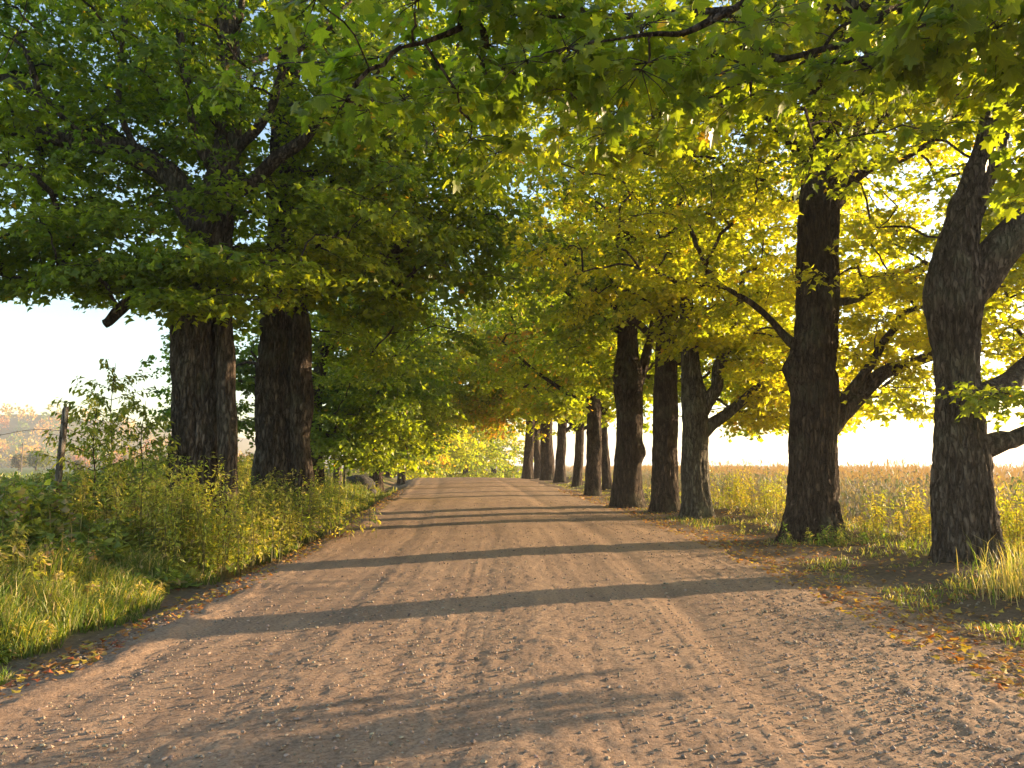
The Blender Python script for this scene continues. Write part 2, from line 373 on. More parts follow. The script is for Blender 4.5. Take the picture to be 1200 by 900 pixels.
def bark_tube(ctrl, name, mat, parent, base, seg=48, step=.07, furrow=.03, flare=0., seed=0, cap=True, knobs=(), maxlen=None):
    """ctrl: (n,4) xyz r -> one mesh with furrowed relief"""
    ctrl = np.asarray(ctrl, float); L = np.linalg.norm(np.diff(ctrl[:, :3], axis=0), axis=1).sum()
    npr = max(2, int(L / step / (len(ctrl) - 1))); Q = catmull(ctrl, npr); Pp, rr = Q[:, :3], np.maximum(Q[:, 3], .004)
    T, U, Wv = frames(Pp); a = np.linspace(0, 2 * math.pi, seg, endpoint=False)
    dirs = U[:, None] * np.cos(a)[None, :, None] + Wv[:, None] * np.sin(a)[None, :, None]
    s = np.concatenate([[0], np.cumsum(np.linalg.norm(np.diff(Pp, axis=0), axis=1))])
    ca, sa = np.cos(a)[None] * np.ones((len(s), 1)), np.sin(a)[None] * np.ones((len(s), 1)); ss = s[:, None] * np.ones((1, seg))
    R0 = rr[:, None] * (1 + .13 * vn(ca * 1.3, sa * 1.3, ss * .8, seed) + .08 * vn(ca * 2.6, sa * 2.6, ss * 1.5, seed + 1))
    if flare:
        lob = .55 + .45 * np.sin(a * 5 + seed + 1.2 * np.sin(a * 2 + seed)); R0 += flare * np.exp(-ss / .33) * lob[None] * rr[0] + .10 * flare * np.exp(-ss / 1.2) * rr[0]
    q = rr[:, None] / .45; fr = 8.0
    ridge = 1 - np.abs(vn(ca * fr * q + 7, sa * fr * q, ss * 1.5, seed + 2) + .4 * vn(ca * 11 * q, sa * 11 * q, ss * 4.5, seed + 3)) * 1.7
    R0 += furrow * np.clip(rr[:, None] / .3, .15, 1) * (np.clip(ridge, -.6, 1) - .5) + furrow * .3 * vn(ca * 14 * q, sa * 14 * q, ss * 4, seed + 4)
    V = Pp[:, None] + dirs * R0[..., None]
    for kx, ky, kz, kr, kh in knobs:
        dv = V - np.array([kx, ky, kz]); g_ = np.exp(-(dv ** 2).sum(-1) / kr ** 2); V = V + dirs * (kh * g_)[..., None]
    n = len(s); i = np.arange(n - 1)[:, None] * seg; j = np.arange(seg)[None]; j2 = (j + 1) % seg
    F = [np.stack([i + j, i + j2, i + seg + j2, i + seg + j], -1).reshape(-1, 4)]
    V = V.reshape(-1, 3)
    if cap:
        V = np.vstack([V, Pp[-1] + T[-1] * rr[-1] * .3]); e = (n - 1) * seg; F.append(np.stack([e + j[0], e + j2[0], np.full(seg, n * seg)], -1))
    return mesh(name, V - base, F, mat, parent, smooth=True)

# ------------------------------------------------------------------ trees
# places the photograph keeps clear of leaves: x0 y0 x1 y1, nearer than depth, chance to keep
ZONES = [(1078, 130, 1172, 428, 11.2, .03), (1078, 517, 1172, 700, 11.2, 0), (1150, 230, 1260, 330, 11.2, .1), (918, 240, 995, 640, 14.8, .05), (930, 60, 1045, 240, 14.8, .35),
         (715, 385, 765, 620, 24, .0), (760, 430, 850, 620, 22, .0), (790, 480, 850, 620, 40, 0), (190, 400, 285, 560, 13.8, 0), (195, 170, 290, 380, 13.8, .45),
         (285, 375, 372, 560, 17.5, 0), (305, 60, 362, 260, 17.5, .35), (680, 470, 710, 600, 31, 0), (0, 375, 168, 600, 999, 0), (0, 130, 190, 200, 13, .5),
         (600, 495, 660, 600, 60, .1), (1160, 500, 1260, 700, 40, 0), (500, 350, 640, 560, 26, .1)]
BL = ([0, 60, 110, 180, 200, 372, 380, 400, 450, 500, 560, 700], [350, 350, 365, 350, 415, 410, 545, 550, 562, 550, 545, 545])
BR = ([400, 560, 620, 700, 760, 850, 940, 1000, 1090, 1200, 1270, 1300], [540, 540, 525, 545, 562, 566, 556, 552, 552, 535, 510, 1200])
def clump_ok(c, side, r, crad):
    px, py = project(c); m = crad * FPX / np.maximum(c[:, 1], 1) * .55
    X_, Y_ = BL if side < 0 else BR
    if side == 0: return np.ones(len(c), bool)
    ok = py + m * .7 < np.interp(px, X_, Y_)
    if side < 0: ok |= (c[:, 1] > 20) & (px > 160) & (px < 385) & (py + m * .7 < 535)
    ok |= c[:, 1] < .5
    for x0, y0, x1, y1, dep, keep in ZONES:
        ok &= ~((px + m > x0) & (px - m < x1) & (py + m > y0) & (py - m < y1) & (c[:, 1] < dep) & (c[:, 1] > .5) & (r.random(len(c)) >= keep))
    return ok

GREEN, YGREEN, YELLOW, ORANGE = np.array([.085, .14, .022]), np.array([.21, .25, .026]), np.array([.41, .37, .032]), np.array([.5, .24, .04])
def leaf_colors(cpos, n, r, bias, orange, seed):
    """one tint per leaf, from its clump position and the tree's own turn"""
    t = bias + .28 * fbm(cpos[:, 0] * .35, cpos[:, 1] * .35, cpos[:, 2] * .45, 2, seed) + r.normal(0, .09, len(cpos))
    t = np.repeat(t, n) + r.normal(0, .10, n * len(cpos)); t = np.clip(t, 0, 1)[:, None]
    c = np.where(t < .5, GREEN + (YGREEN - GREEN) * t * 2, YGREEN + (YELLOW - YGREEN) * (t - .5) * 2)
    oc = (vn(cpos[:, 0] * .5 + 9, cpos[:, 1] * .5, cpos[:, 2] * .5, seed + 5) * .5 + .5) < orange
    om = np.repeat(np.where(oc, .8, orange * .4), n) > r.random(n * len(cpos))
    c = np.where(om[:, None], c * .35 + ORANGE * .65, c)
    return c * r.uniform(.75, 1.25, (len(c), 1))

def hw(pts, Y):
    """(px, py, half width px[, dY]) -> xyz r"""
    return np.array([[*P(p[0], p[1], Y + (p[3] if len(p) > 3 else 0)), .88 * p[2] * (Y + (p[3] if len(p) > 3 else 0)) / FPX] for p in pts])

def maple(label, Y, trunk, limbs, crown, side, lod=1, nleaf=80, crad=.62, lsize=.125, bias=.3, orange=.03, seed=1, auto=6, bark=None,
          furrow=.04, seg=48, group=None, knobs=(), step=.07, world_trunk=None, leafparts=0, name='maple_tree', twigs=True, gap=.05, minz=2.2, astart=.35, flare=.46):
    r = np.random.default_rng(seed); bark = bark or M_BARK
    tr = world_trunk if world_trunk is not None else hw(trunk, Y)
    base = np.array([tr[0][0], tr[0][1], float(gz(tr[0][0], tr[0][1]))]); tr = np.array(tr, float); tr[0][2] = base[2] - .12
    e = empty(name, base, label, 'tree', group)
    kn = [(*P(k[0], k[1], Y + k[4]), k[2], k[3]) for k in knobs]
    bark_tube(tr, 'trunk', bark, e, base, seg, step, furrow, flare, seed * 7, True, kn)
    nodes = [catmull(tr, 6)[:, :4]]
    L = [hw(l, Y) if world_trunk is None else np.array(l, float) for l in limbs]
    top = tr[-1, 2] - base[2]
    for k in range(auto):
        i = r.integers(max(1, int(len(nodes[0]) * astart)), len(nodes[0]) - 1); st = nodes[0][i]
        az = k * 2.4 + r.uniform(-.5, .5); ln = r.uniform(2.2, 4.2); rr = min(st[3] * .42, .16)
        q = []
        for f in (0, .15, .4, .7, 1):
            q.append([st[0] + math.cos(az) * ln * f, st[1] + math.sin(az) * ln * f, st[2] + ln * (.55 * f + .25 * f * f) + r.uniform(-.12, .12) * f, rr * (1 - .72 * f)])
        L.append(np.array(q))
    for k, l in enumerate(L):
        sg = int(np.clip(l[0, 3] / .3 * 48, 7, seg))
        jit = catmull(l, 2); jit[1:, :3] += r.normal(0, 1, (len(jit) - 1, 3)) * np.minimum(jit[1:, 3:4] * .35, .03) * (1 if k or label[:7] != 'massive' else .15)
        bark_tube(jit, 'limb', bark, e, base, sg, max(step, .13), furrow * .6, 0, seed * 7 + k + 1)
        nodes.append(catmull(l, 6)[:, :4])
    # clump centres
    cs = []
    for (cx, cy, cz, rx, ry, rz, nc) in crown:
        v_ = r.normal(0, 1, (nc * 5, 3)); v_ /= np.linalg.norm(v_, axis=1, keepdims=True); v_ *= (r.random((nc * 5, 1)) ** .42)
        c = base + np.array([cx, cy, cz]) + v_ * np.array([rx, ry, rz]); dr_ = np.hypot(c[:, 0] - base[0], c[:, 1] - base[1]) * .12
        c[:, 2] = np.round((c[:, 2] + dr_ + seed * .17) / .62) * .62 - dr_ - seed * .17 + r.normal(0, .09, len(c))
        ok = (c[:, 2] > base[2] + minz) & (fbm(c[:, 0] * .55, c[:, 1] * .55, c[:, 2] * .9, 2, 77) > -.35 - gap * 0 + gap)
        ok &= clump_ok(c, side, r, crad)
        thin = (c[:, 2] > base[2] + 6.2) & (r.random(len(c)) < .40 * (side > 0)); ok &= ~thin
        cs.append(c[ok][:nc])
    cs = np.vstack(cs)
    # branches to clumps
    npos = np.vstack([x[:, :3] for x in nodes]); fixed = len(npos)
    dd_ = np.array([np.min(((npos - c) ** 2).sum(1)) for c in cs]); order = np.argsort(dd_)
    cap_ = fixed + len(cs) * 6; NP = np.zeros((cap_, 3)); NP[:fixed] = npos; par = np.full(cap_, -1); cnt = np.zeros(cap_); m = fixed; chains = []
    lowest = base[2] + 1.6
    for ci in order:
        c = cs[ci]; dv = NP[:m] - c; d_ = np.sqrt((dv ** 2).sum(1)) + np.maximum(dv[:, 2], 0) * .7 + (NP[:m, 2] < lowest) * 3; d_[:fixed] *= .92
        j = int(np.argmin(d_)); s0 = NP[j]; D = c - s0; Ln = np.linalg.norm(D); 
        mid = s0 + D * .5 + np.array([0, 0, .12 * Ln]) + r.normal(0, .06, 3) * Ln
        k = 5; t = np.linspace(0, 1, k + 1)[1:, None]; q = (1 - t) ** 2 * s0 + 2 * t * (1 - t) * mid + t * t * c; q[:-1] += r.normal(0, .03, (k - 1, 3)) * min(Ln, 1.5)
        NP[m:m + k] = q; par[m] = j; par[m + 1:m + k] = np.arange(m, m + k - 1); chains.append([j] + list(range(m, m + k)))
        i = m + k - 1; m += k
        while i >= fixed: cnt[i] += 1; i = par[i]
    if twigs:
        A = Acc()
        for ch in chains:
            ch = np.array(ch); cc = cnt[ch].copy(); cc[0] = cc[1]; rr = .0075 * np.sqrt(cc) ** 1.05; rr[-1] *= .6
            rr[0] = max(rr[1], rr[0]); rr = np.minimum(rr, .09)
            V, F = tube(NP[ch], rr, 6 if rr[0] > .03 else (4 if rr[0] > .015 and lod < 2 else 3)); A.add(V - base, F)
        yaw_in = None
    # leaves
    tpl = [clump_tpl(r, nleaf, lod, crad, lsize) for _ in range(9)]
    k = tpl[0][0].shape[1]; F0 = tpl[0][1]
    VV = np.empty((len(cs), nleaf, k, 3), np.float32)
    axis0 = base[:2]
    for i, c in enumerate(cs):
        t_ = tpl[r.integers(0, 9)]; ox, oy = c[:2] - axis0; L_ = math.hypot(ox, oy) + 1e-6; tl = .28 * min(L_ / 4, 1)
        Rm = rotm(r.uniform(0, 6.3), r.normal(-oy / L_ * tl, .18), r.normal(ox / L_ * tl, .18)) * r.uniform(.7, 1.25)
        VV[i] = t_[0] @ Rm.T + (c - base)
        if twigs and lod < 2:
            for a in t_[3][: (7 if lod == 0 else 2)]:
                e_ = Rm @ np.array([math.cos(a) * crad * .85, math.sin(a) * crad * .85, -.2 * crad]); o_ = c - base
                V, F = tube(np.array([o_, o_ + e_ * .5 + (0, 0, .03), o_ + e_]), np.array([.006, .004, .002]), 3); A.add(V, F)
    if twigs: tag(A.build('branches', M_TWIG, e), kind='stuff')
    col = leaf_colors(cs, nleaf, r, bias, orange, seed)
    VV = VV.reshape(-1, k, 3)
    if leafparts:
        px, py = project(VV[:, 0] + base); vis = (px > 5) & (px < 1195) & (py > 3) & (py < 900); dist = np.where(vis, VV[:, 0, 1] + base[1], 1e9)
        sel = np.argsort(dist)[:leafparts]; uvp = leaf_tpl(lod)[0]
        bp, bw, bf = leaf_tpl(0); protos = []
        for q in range(8):
            c_ = col[sel[q * 11]]; 
            o = mesh('leaf', np.column_stack([bp, bw]), bf, M_LEAFN, None, np.tile(c_, (len(bp), 1)), False, bp - bp[1]); protos.append(o.data)
            if q: bpy.data.objects.remove(o)
            else: first = o
        from mathutils import Matrix
        for q, i in enumerate(sel):
            Vq = VV[i].astype(float); p0 = Vq[1]; tip = Vq[np.argmax(bp[:, 1])]
            j = int(np.argmax(bp[:, 0])); j2 = len(bp) and int(np.argmin(bp[:, 0])); sd = Vq[j] - Vq[j2]; sz = np.linalg.norm(sd) / (bp[j, 0] - bp[j2, 0]); sd /= np.linalg.norm(sd)
            dn = tip - p0; dn -= sd * (dn @ sd); dn /= np.linalg.norm(dn); up = np.cross(sd, dn)
            o = first if q == 0 else bpy.data.objects.new('leaf', protos[q % 8])
            if q: COL.objects.link(o)
            o.parent = e; Mx = Matrix([[*(x * sz)] for x in np.stack([sd, dn, up])]).transposed().to_4x4(); Mx.translation = Vector(p0); o.matrix_local = Mx
        keep = np.ones(len(VV), bool); keep[sel] = False; VV = VV[keep]; col = col[keep]
    F = (F0[None] + (np.arange(len(VV)) * k)[:, None, None]).reshape(-1, 3)
    uv = None
    if lod == 0: pp = leaf_tpl(0)[0]; uv = np.tile(pp - pp[1], (len(VV), 1))
    tag(mesh('crown', VV.reshape(-1, 3), F, M_LEAFN if lod == 0 else M_LEAF, e, np.repeat(col, k, 0), False, uv), kind='stuff')
    return e

GR, GL = 'old maples lining the right side of the road', 'old maples lining the left side of the road'
# right row, nearest first
maple('old maple beside the road nearest on the right, grey trunk forked into two leaning stems', 11.0,
      [(1133, 668, 37), (1128, 610, 34), (1126, 540, 31), (1122, 460, 27), (1120, 400, 29), (1118, 350, 33), (1120, 310, 28), (1128, 260, 22), (1150, 200, 19), (1165, 150, 17), (1168, 60, 15, .2), (1165, -40, 13, .4), (1160, -150, 9, .6)],
      [[(1122, 365, 26), (1150, 322, 25), (1200, 270, 22, -.2), (1250, 215, 18, -.3), (1290, 150, 12, -.3)],
       [(1135, 560, 20), (1150, 530, 17), (1172, 514, 13), (1205, 505, 10, -.1), (1260, 488, 7, -.2)],
       [(1130, 480, 18), (1165, 460, 15), (1200, 432, 13, .2), (1250, 395, 9, .4)],
       [(1112, 372, 11), (1098, 356, 9), (1087, 348, 7)],
       [(1165, 130, 8), (1190, 70, 6), (1230, 10, 4)], [(1166, 20, 8), (1120, -30, 6, -.5), (1060, -60, 4, -1)]],
      [(-.5, 1., 9.5, 3.8, 3.4, 4.2, 240), (2.5, 1.5, 7.0, 3, 3, 3.6, 130), (-1.6, -.5, 7.3, 2.6, 2.2, 1.4, 60), (2.6, .8, 4.4, 1.8, 1.4, 1.5, 50), (.05, -.85, 2.05, .55, .12, .06, 6)], 1, 1, 74, .55, .125, .48, .03, 3, 4, M_BARKG, .06, 128, GR, step=.08, astart=.8, minz=1.7)
maple('dark trunked maple second in the right row, with a round burl on its left side', 14.6,
      [(949, 634, 36), (951, 590, 31), (953, 520, 28), (955, 460, 28), (951, 430, 29), (957, 380, 26), (958, 300, 25), (960, 240, 25), (958, 180, 19), (957, 100, 15), (955, 20, 12), (953, -80, 9), (950, -180, 6)],
      [[(962, 260, 13), (985, 205, 12), (1000, 150, 11), (1020, 110, 8), (1050, 60, 5)], [(966, 250, 12), (1000, 205, 10, .2), (1022, 150, 8, .3), (1055, 118, 5, .4)],
       [(970, 250, 8), (1012, 200, 6, -.3), (1060, 185, 4, -.5), (1095, 165, 3, -.7)], [(960, 510, 16), (985, 488, 12), (1030, 442, 9, .1), (1090, 420, 7, .2), (1150, 395, 4, .3)],
       [(980, 492, 8), (1008, 446, 6, -.1), (1035, 400, 5, -.2), (1060, 370, 4, -.3), (1086, 358, 2.5, -.3)], [(940, 412, 9), (915, 388, 5), (880, 355, 4), (845, 335, 2.5)],
       [(975, 355, 6), (1030, 335, 3.5), (1085, 308, 2)], [(950, 120, 6), (920, 70, 4, -.3), (880, 20, 3, -.6)]],
      [(.8, .2, 8.4, 4.6, 3.5, 5.0, 320), (2.4, .3, 3.7, 3.4, 2.6, 1.9, 130), (4.2, 1.0, 5.2, 2.6, 2.4, 2.6, 90), (3.6, 1.2, 8.6, 2.2, 2, 2, 50), (-2.8, -.3, 7.4, 3.2, 3, 2.8, 110)], 1, 1, 74, .6, .125, .72, .03, 4, 5, M_BARK, .06, 128, GR, astart=.6,
      knobs=[(922, 432, .22, .16, -.1)], step=.08)
maple('short maple with a three way fork low down, third in the right row', 19.7,
      [(815, 608, 20), (815, 560, 17), (814, 500, 17), (814, 470, 18), (810, 430, 12), (806, 380, 10), (800, 300, 7), (796, 200, 4)],
      [[(818, 490, 11), (838, 455, 8, -.2), (846, 425, 7, -.2), (862, 380, 5, -.2), (870, 320, 3)], [(820, 510, 10), (850, 487, 7), (885, 455, 5), (922, 430, 3)]],
      [(1.2, 0, 6.4, 4.6, 2.7, 3.4, 270), (.6, -.8, 4.0, 2.6, 1.6, .9, 60), (2.2, .2, 3.0, 2.4, 1.6, 1.1, 64)], 1, 2, 70, .6, .13, .8, .02, 5, 5, M_BARKL, .03, 48, GR)
maple('straight dark maple fourth in the right row, between the forked one and the lumpy one', 21.6,
      [(779, 602, 18), (779, 540, 16), (780, 460, 16), (781, 400, 15), (783, 330, 12), (785, 240, 9), (790, 150, 7), (792, 40, 4)], [[(785, 300, 6), (820, 260, 4), (860, 230, 3)], [(780, 330, 6), (745, 280, 4), (700, 250, 3)]],
      [(0, 0, 8.4, 4.4, 3.6, 4.8, 260), (2.6, .5, 4.0, 2.6, 2, 2.0, 90)], 1, 2, 66, .65, .14, .5, .03, 6, 5, M_BARK, .03, 48, GR)
maple('lumpy dark maple trunk fifth in the right row, close to the road edge', 23.4,
      [(735, 600, 21), (736, 540, 17), (737, 480, 17), (736, 440, 18), (736, 400, 14), (737, 350, 12), (740, 280, 9), (742, 180, 7), (745, 60, 4)],
      [[(742, 460, 9), (757, 415, 6), (766, 370, 5), (775, 300, 3)], [(735, 300, 6), (700, 250, 4), (660, 215, 3)], [(735, 360, 6), (700, 320, 4), (668, 300, 2.5)]],
      [(-1.2, 0, 7.6, 4.6, 3.6, 4.4, 300), (-.8, .5, 4.3, 3, 2.5, 1.2, 50), (3.0, 1.5, 3.4, 2.2, 1.6, 1.6, 60)], 1, 2, 66, .65, .14, .42, .05, 7, 5, M_BARK, .03, 48, GR, knobs=[(752, 530, .25, .15, -.2)])
def far_maple(label, px, py, w, Y, crown, side, seed, bias, orange, group, lod=2, hgt=13, auto=8, nleaf=60, crad=.85, ls=.2, gap=0.05, minz=2.2):
    b_ = P(px, py, Y); b_[2] = float(gz(b_[0], Y)); r_ = .86 * w * Y / FPX
    wt = [[b_[0] + math.sin(seed * 3 + k) * .08 * k, b_[1] + math.cos(seed * 5 + k) * .1 * k, b_[2] + hgt * f, r_ * q] for k, (f, q) in enumerate(((0, 1.1), (.08, .95), (.2, .9), (.35, .8), (.55, .5), (.8, .3), (1, .1)))]
    return maple(label, Y, None, [], crown, side, lod, nleaf, crad, ls, bias, orange, seed, auto, M_BARK, .035, 24, group, (), .16, wt, gap=gap, minz=minz, flare=.22)
far_maple('slender maple trunk sixth in the right row, with orange yellow leaves across it', 694, 582, 10.5, 29.8, [(-.5, 0, 7.2, 4.6, 4, 4.2, 200), (-.3, -1, 3.4, 1.6, 1, .5, 14)], 1, 21, .48, .14, GR)
far_maple('thin maple trunk seen just right of the slender sixth trunk', 712, 576, 6.5, 33.5, [(.5, 0, 7.2, 4.6, 4, 4.5, 170)], 1, 22, .42, .08, GR)
far_maple('thin dark maple trunk seen just left of the slender sixth trunk', 676, 570, 6.5, 38, [(-1, 0, 7.2, 4.8, 4.2, 4.6, 190)], 1, 23, .42, .12, GR)
far_maple('broad maple trunk second from the far end of the right row', 643, 558, 9.5, 47, [(-1.5, 0, 7, 5, 4.2, 4.6, 240), (-3.2, -1, 4.8, 2.4, 2, 1.4, 60)], 1, 24, .45, .3, GR)
far_maple('maple trunk in the right row just nearer than the broad second from last', 656, 563, 7, 42.5, [(-.6, 0, 6.6, 4.2, 3.4, 4.0, 150)], 1, 27, .4, .3, GR)
far_maple('farthest maple of the right row, dark trunk at the crest of the road', 618, 558, 7, 50, [(-1.8, 0, 7.4, 4.6, 4.6, 4.8, 240), (-3, 0, 4.4, 2.2, 2, 1.2, 40)], 1, 25, .5, .28, GR)
far_maple('leaning maple trunk tucked between the two farthest trunks on the right', 631, 558, 6, 52.5, [(1.0, 0, 8, 4.6, 4.2, 4.6, 180)], 1, 26, .45, .1, GR)
# overhanging near maple, its trunk out of the picture
bx, by = 7.0, 3.3
def W3(px, py, Y, r): return [*P(px, py, Y), r]
maple('maple standing just outside the frame on the right, its leafy boughs hanging over the road', 6.9, None,
      [[[bx, by, 4.0, .2], [5.4, 5.6, 4.7, .12], W3(1100, -20, 6.6, .06), W3(1020, 35, 6.4, .035), W3(965, 58, 6.3, .028), W3(905, 72, 6.2, .016), W3(880, 84, 6.1, .008)],
       [[bx, by, 4.8, .2], [4.8, 6.2, 5.6, .13], W3(950, -30, 5.8, .04), W3(870, 6, 5.6, .026), W3(800, 36, 5.5, .022), W3(745, 42, 5.4, .014), W3(690, 50, 5.2, .007)],
       [[bx, by, 5.4, .2], [3.6, 5.6, 6.3, .12], [1.2, 5.6, 6.0, .06], W3(560, 20, 5.8, .025), W3(470, 55, 5.6, .012)],
       [[bx, by + .1, 5., .16], [4.6, 7.5, 6.2, .1], [1.8, 9.6, 7.2, .05], [.0, 9.4, 7.0, .02]],
       W3(965, 58, 6.3, .02) and [W3(965, 58, 6.3, .014), W3(985, 30, 6.3, .012), W3(1030, 20, 6.5, .006)]],
      [(-4.4, 2.9, 4.7, 2.6, 1.3, .75, 64), (-7.6, 3.0, 4.75, 2.2, 1.2, .6, 36), (-2.3, 3.2, 4.5, 1.5, 1.3, .8, 44), (-4.2, 5.8, 6.4, 3.8, 1.8, 1.2, 90), (0, 1, 9, 4.2, 4, 3.6, 36), (.4, 4.5, 1.7, .6, .7, .35, 9)], 1, 0, 46, .42, .118, .46, .015, 31, 4, M_BARK, .03, 40,
      None, world_trunk=[[bx, by, 0, .5], [bx, by, .8, .43], [bx + .05, by, 2.5, .4], [bx, by + .1, 4.5, .36], [bx - .1, by, 7, .26], [bx, by, 10, .12]], leafparts=300, gap=-.4, minz=1.2)
# left row
maple('massive double stemmed maple nearest on the left, above the weedy bank', 13.5,
      [(232, 650, 40), (231, 560, 33), (230, 480, 31), (231, 400, 31), (233, 340, 31), (242, 290, 29), (254, 240, 24), (265, 180, 18), (268, 120, 16), (266, 40, 13), (262, -60, 9), (260, -180, 6)],
      [[(266, 648, 15, -.25), (267, 560, 12, -.25), (265, 450, 12, -.2), (263, 380, 12, -.15), (262, 330, 12, -.1), (264, 270, 9), (270, 200, 7)],
       [(238, 270, 20), (205, 215, 18, -.1), (150, 178, 15, -.3), (80, 163, 12, -.5), (0, 142, 10, -.7), (-90, 90, 7, -.9)],
       [(200, 200, 11), (130, 160, 10, .3), (60, 120, 8, .6), (0, 88, 6, .8), (-70, 40, 4, 1)],
       [(225, 345, 14), (190, 350, 9, -.2), (155, 355, 8, -.4), (134, 366, 7, -.5), (122, 380, 6, -.5)],
       [(262, 235, 14), (300, 203, 11, -.1), (350, 163, 8, -.3), (400, 120, 5, -.5)], [(262, 200, 9), (292, 158, 7, -.3), (322, 118, 6, -.5), (340, 70, 4, -.7), (392, 30, 3, -.9)],
       [(252, 200, 9), (225, 140, 7, -.3), (212, 70, 6, -.4), (205, -10, 4, -.5)], [(170, 190, 5, -.3), (140, 130, 4, -.5), (143, 60, 3, -.7), (150, -20, 2.5, -.8)],
       [(60, 160, 6, -.5), (48, 110, 5, -.7), (32, 60, 4, -.9)], [(150, 190, 5, -.4), (90, 150, 4, -1), (40, 110, 2.5, -1.4)]],
      [(-1.4, .3, 7.6, 4.8, 3.6, 3.9, 470), (-3.2, -.6, 4.6, 3.4, 2.2, 1.3, 130), (-3.6, .8, 8.4, 3.2, 2.4, 2.8, 110), (1.6, -.4, 6.4, 2.2, 2, 2.6, 110), (.2, -1.5, 4.0, 1.9, .7, .5, 45)], -1, 1, 72, .55, .13, .28, .01, 41, 3, M_BARKG, .06, 128, GL, step=.08, gap=-.1)
maple('broad grey maple trunk with a swelling on its right side, second in the left row', 17.2,
      [(330, 618, 38), (330, 520, 32), (327, 470, 31), (329, 400, 27), (331, 340, 25), (334, 250, 22), (336, 150, 18), (340, 50, 14), (345, -60, 10), (345, -180, 6)],
      [[(352, 600, 14, -.3), (352, 520, 14, -.3), (352, 470, 16, -.3), (351, 400, 14, -.25), (346, 350, 12, -.2), (342, 290, 9)],
       [(340, 290, 13), (372, 245, 11, -.2), (412, 215, 8, -.4), (462, 190, 5, -.6)], [(340, 350, 12), (400, 320, 9, -.3), (455, 298, 8, -.5), (515, 250, 5, -.8), (560, 215, 3, -1)],
       [(342, 260, 9), (385, 220, 7, .2), (440, 130, 5, .4), (480, 60, 3, .4)]],
      [(1.0, 0, 8.0, 4.4, 3.6, 4.8, 440), (3.0, -.3, 5.6, 2.6, 2.6, 2.6, 150), (3.4, 0, 10, 3, 3, 2, 90)], -1, 2, 72, .6, .14, .33, .015, 42, 4, M_BARKG, .06, 120, GL, step=.09, astart=.55, knobs=[(362, 460, .3, .14, -.4)], gap=-.05)
far_maple('dense dark green maple third in the left row, foliage drooping to the ground', 372, 580, 11, 26, [(1.1, 0, 5.0, 3.6, 3.2, 5.0, 430), (1.4, -.4, 2.2, 2.0, 1.6, 1.4, 70), (-3.2, 0, 3.6, 2.4, 2, 2.4, 110)], -1, 43, .14, .01, GL, 2, 12, 8, 66, .62, .145, -.4, .5)
far_maple('green maple fourth in the left row, half hidden behind the drooping dark one', 440, 566, 9, 36, [(.4, 0, 5.6, 3.8, 3.4, 5.0, 330)], -1, 44, .3, .03, GL, gap=-.4, minz=1.0)
far_maple('far maple on the left verge whose reddish brown trunk shows above the grass', 455, 556, 4, 50, [(0, 0, 5.6, 3.8, 3.4, 4.2, 220)], -1, 45, .5, .12, GL, gap=-.3, minz=1.5)
far_maple('maple at the crest whose boughs reach over the left half of the road', 470, 556, 5, 44, [(1.2, 0, 6.4, 4.2, 3.6, 4.0, 260)], 0, 46, .45, .1, GL, gap=-.4, minz=2.6)
# beyond the crest
for k, (px, Y, bi, orr, lab) in enumerate(((500, 72, .6, .12, 'sunlit yellow maple beyond the crest, in the middle of the far gap'), (545, 84, .5, .1, 'pale yellow green tree beyond the crest, right of the far gap'),
                                 (470, 66, .6, .18, 'golden maple beyond the crest, against the left row'), (578, 92, .55, .15, 'hazy green tree farthest beyond the crest by the right row'), (520, 100, .5, .1, 'distant green tree behind the golden ones beyond the crest'))):
    far_maple(lab, px, 560, 4, Y, [(0, 0, 5.0, 5, 4, 5.5, 240)], 0, 60 + k, bi, orr, 'trees beyond the crest of the road', 2, 11, 6, 50, 1.0, .27, -.6, .2)

# ------------------------------------------------------------------ grass and weeds
def blades(name, x, y, h, wd, col, r, label, lean=.35, kind='stuff', mat=None):
    n = len(x); z = gz(x, y) - .01; az = r.uniform(0, 6.28, n); ln = np.abs(r.normal(lean, .25, n)); f = r.uniform(0, 6.28, n)
    d = np.stack([np.cos(az), np.sin(az)], -1) * (ln * h)[:, None]; s = np.stack([np.cos(f), np.sin(f)], -1) * wd[:, None] * .5
    V = np.zeros((n, 5, 3)); b0 = np.stack([x, y], -1)
    V[:, 0, :2] = b0 - s; V[:, 1, :2] = b0 + s; V[:, 2, :2] = b0 + d * .35 - s * .8; V[:, 3, :2] = b0 + d * .35 + s * .8; V[:, 4, :2] = b0 + d
    V[:, 0, 2] = V[:, 1, 2] = z; V[:, 2, 2] = V[:, 3, 2] = z + h * .6; V[:, 4, 2] = z + h * np.clip(1 - .4 * ln, .3, 1)
    F = np.array([(0, 1, 3), (0, 3, 2), (2, 3, 4)])[None] + (np.arange(n) * 5)[:, None, None]
    return tag(mesh(name, V.reshape(-1, 3), F.reshape(-1, 3), mat or M_GRASS, tint=np.repeat(col, 5, 0)), label, kind=kind)
def edge_x(y, off, side): return road_x(y) + side * (RW + off)
r = np.random.default_rng(101)
GRA, GRB, STRAW = np.array([.11, .17, .03]), np.array([.24, .26, .06]), np.array([.42, .34, .17])
def gcol(n, ws, r, x=None, y=None):
    k = r.choice(3, n, p=ws); c = np.array([GRA, GRB, STRAW])[k] * r.uniform(.7, 1.3, (n, 1)); return c
n = 52000; y = 4.2 * (34 / 4.2) ** (r.random(n) ** .85); off = .55 + np.abs(r.normal(0, 1.25, n)) + .4 * fbm(y * .9, y * 0, 0, 3, 8); ok = off < 4.5
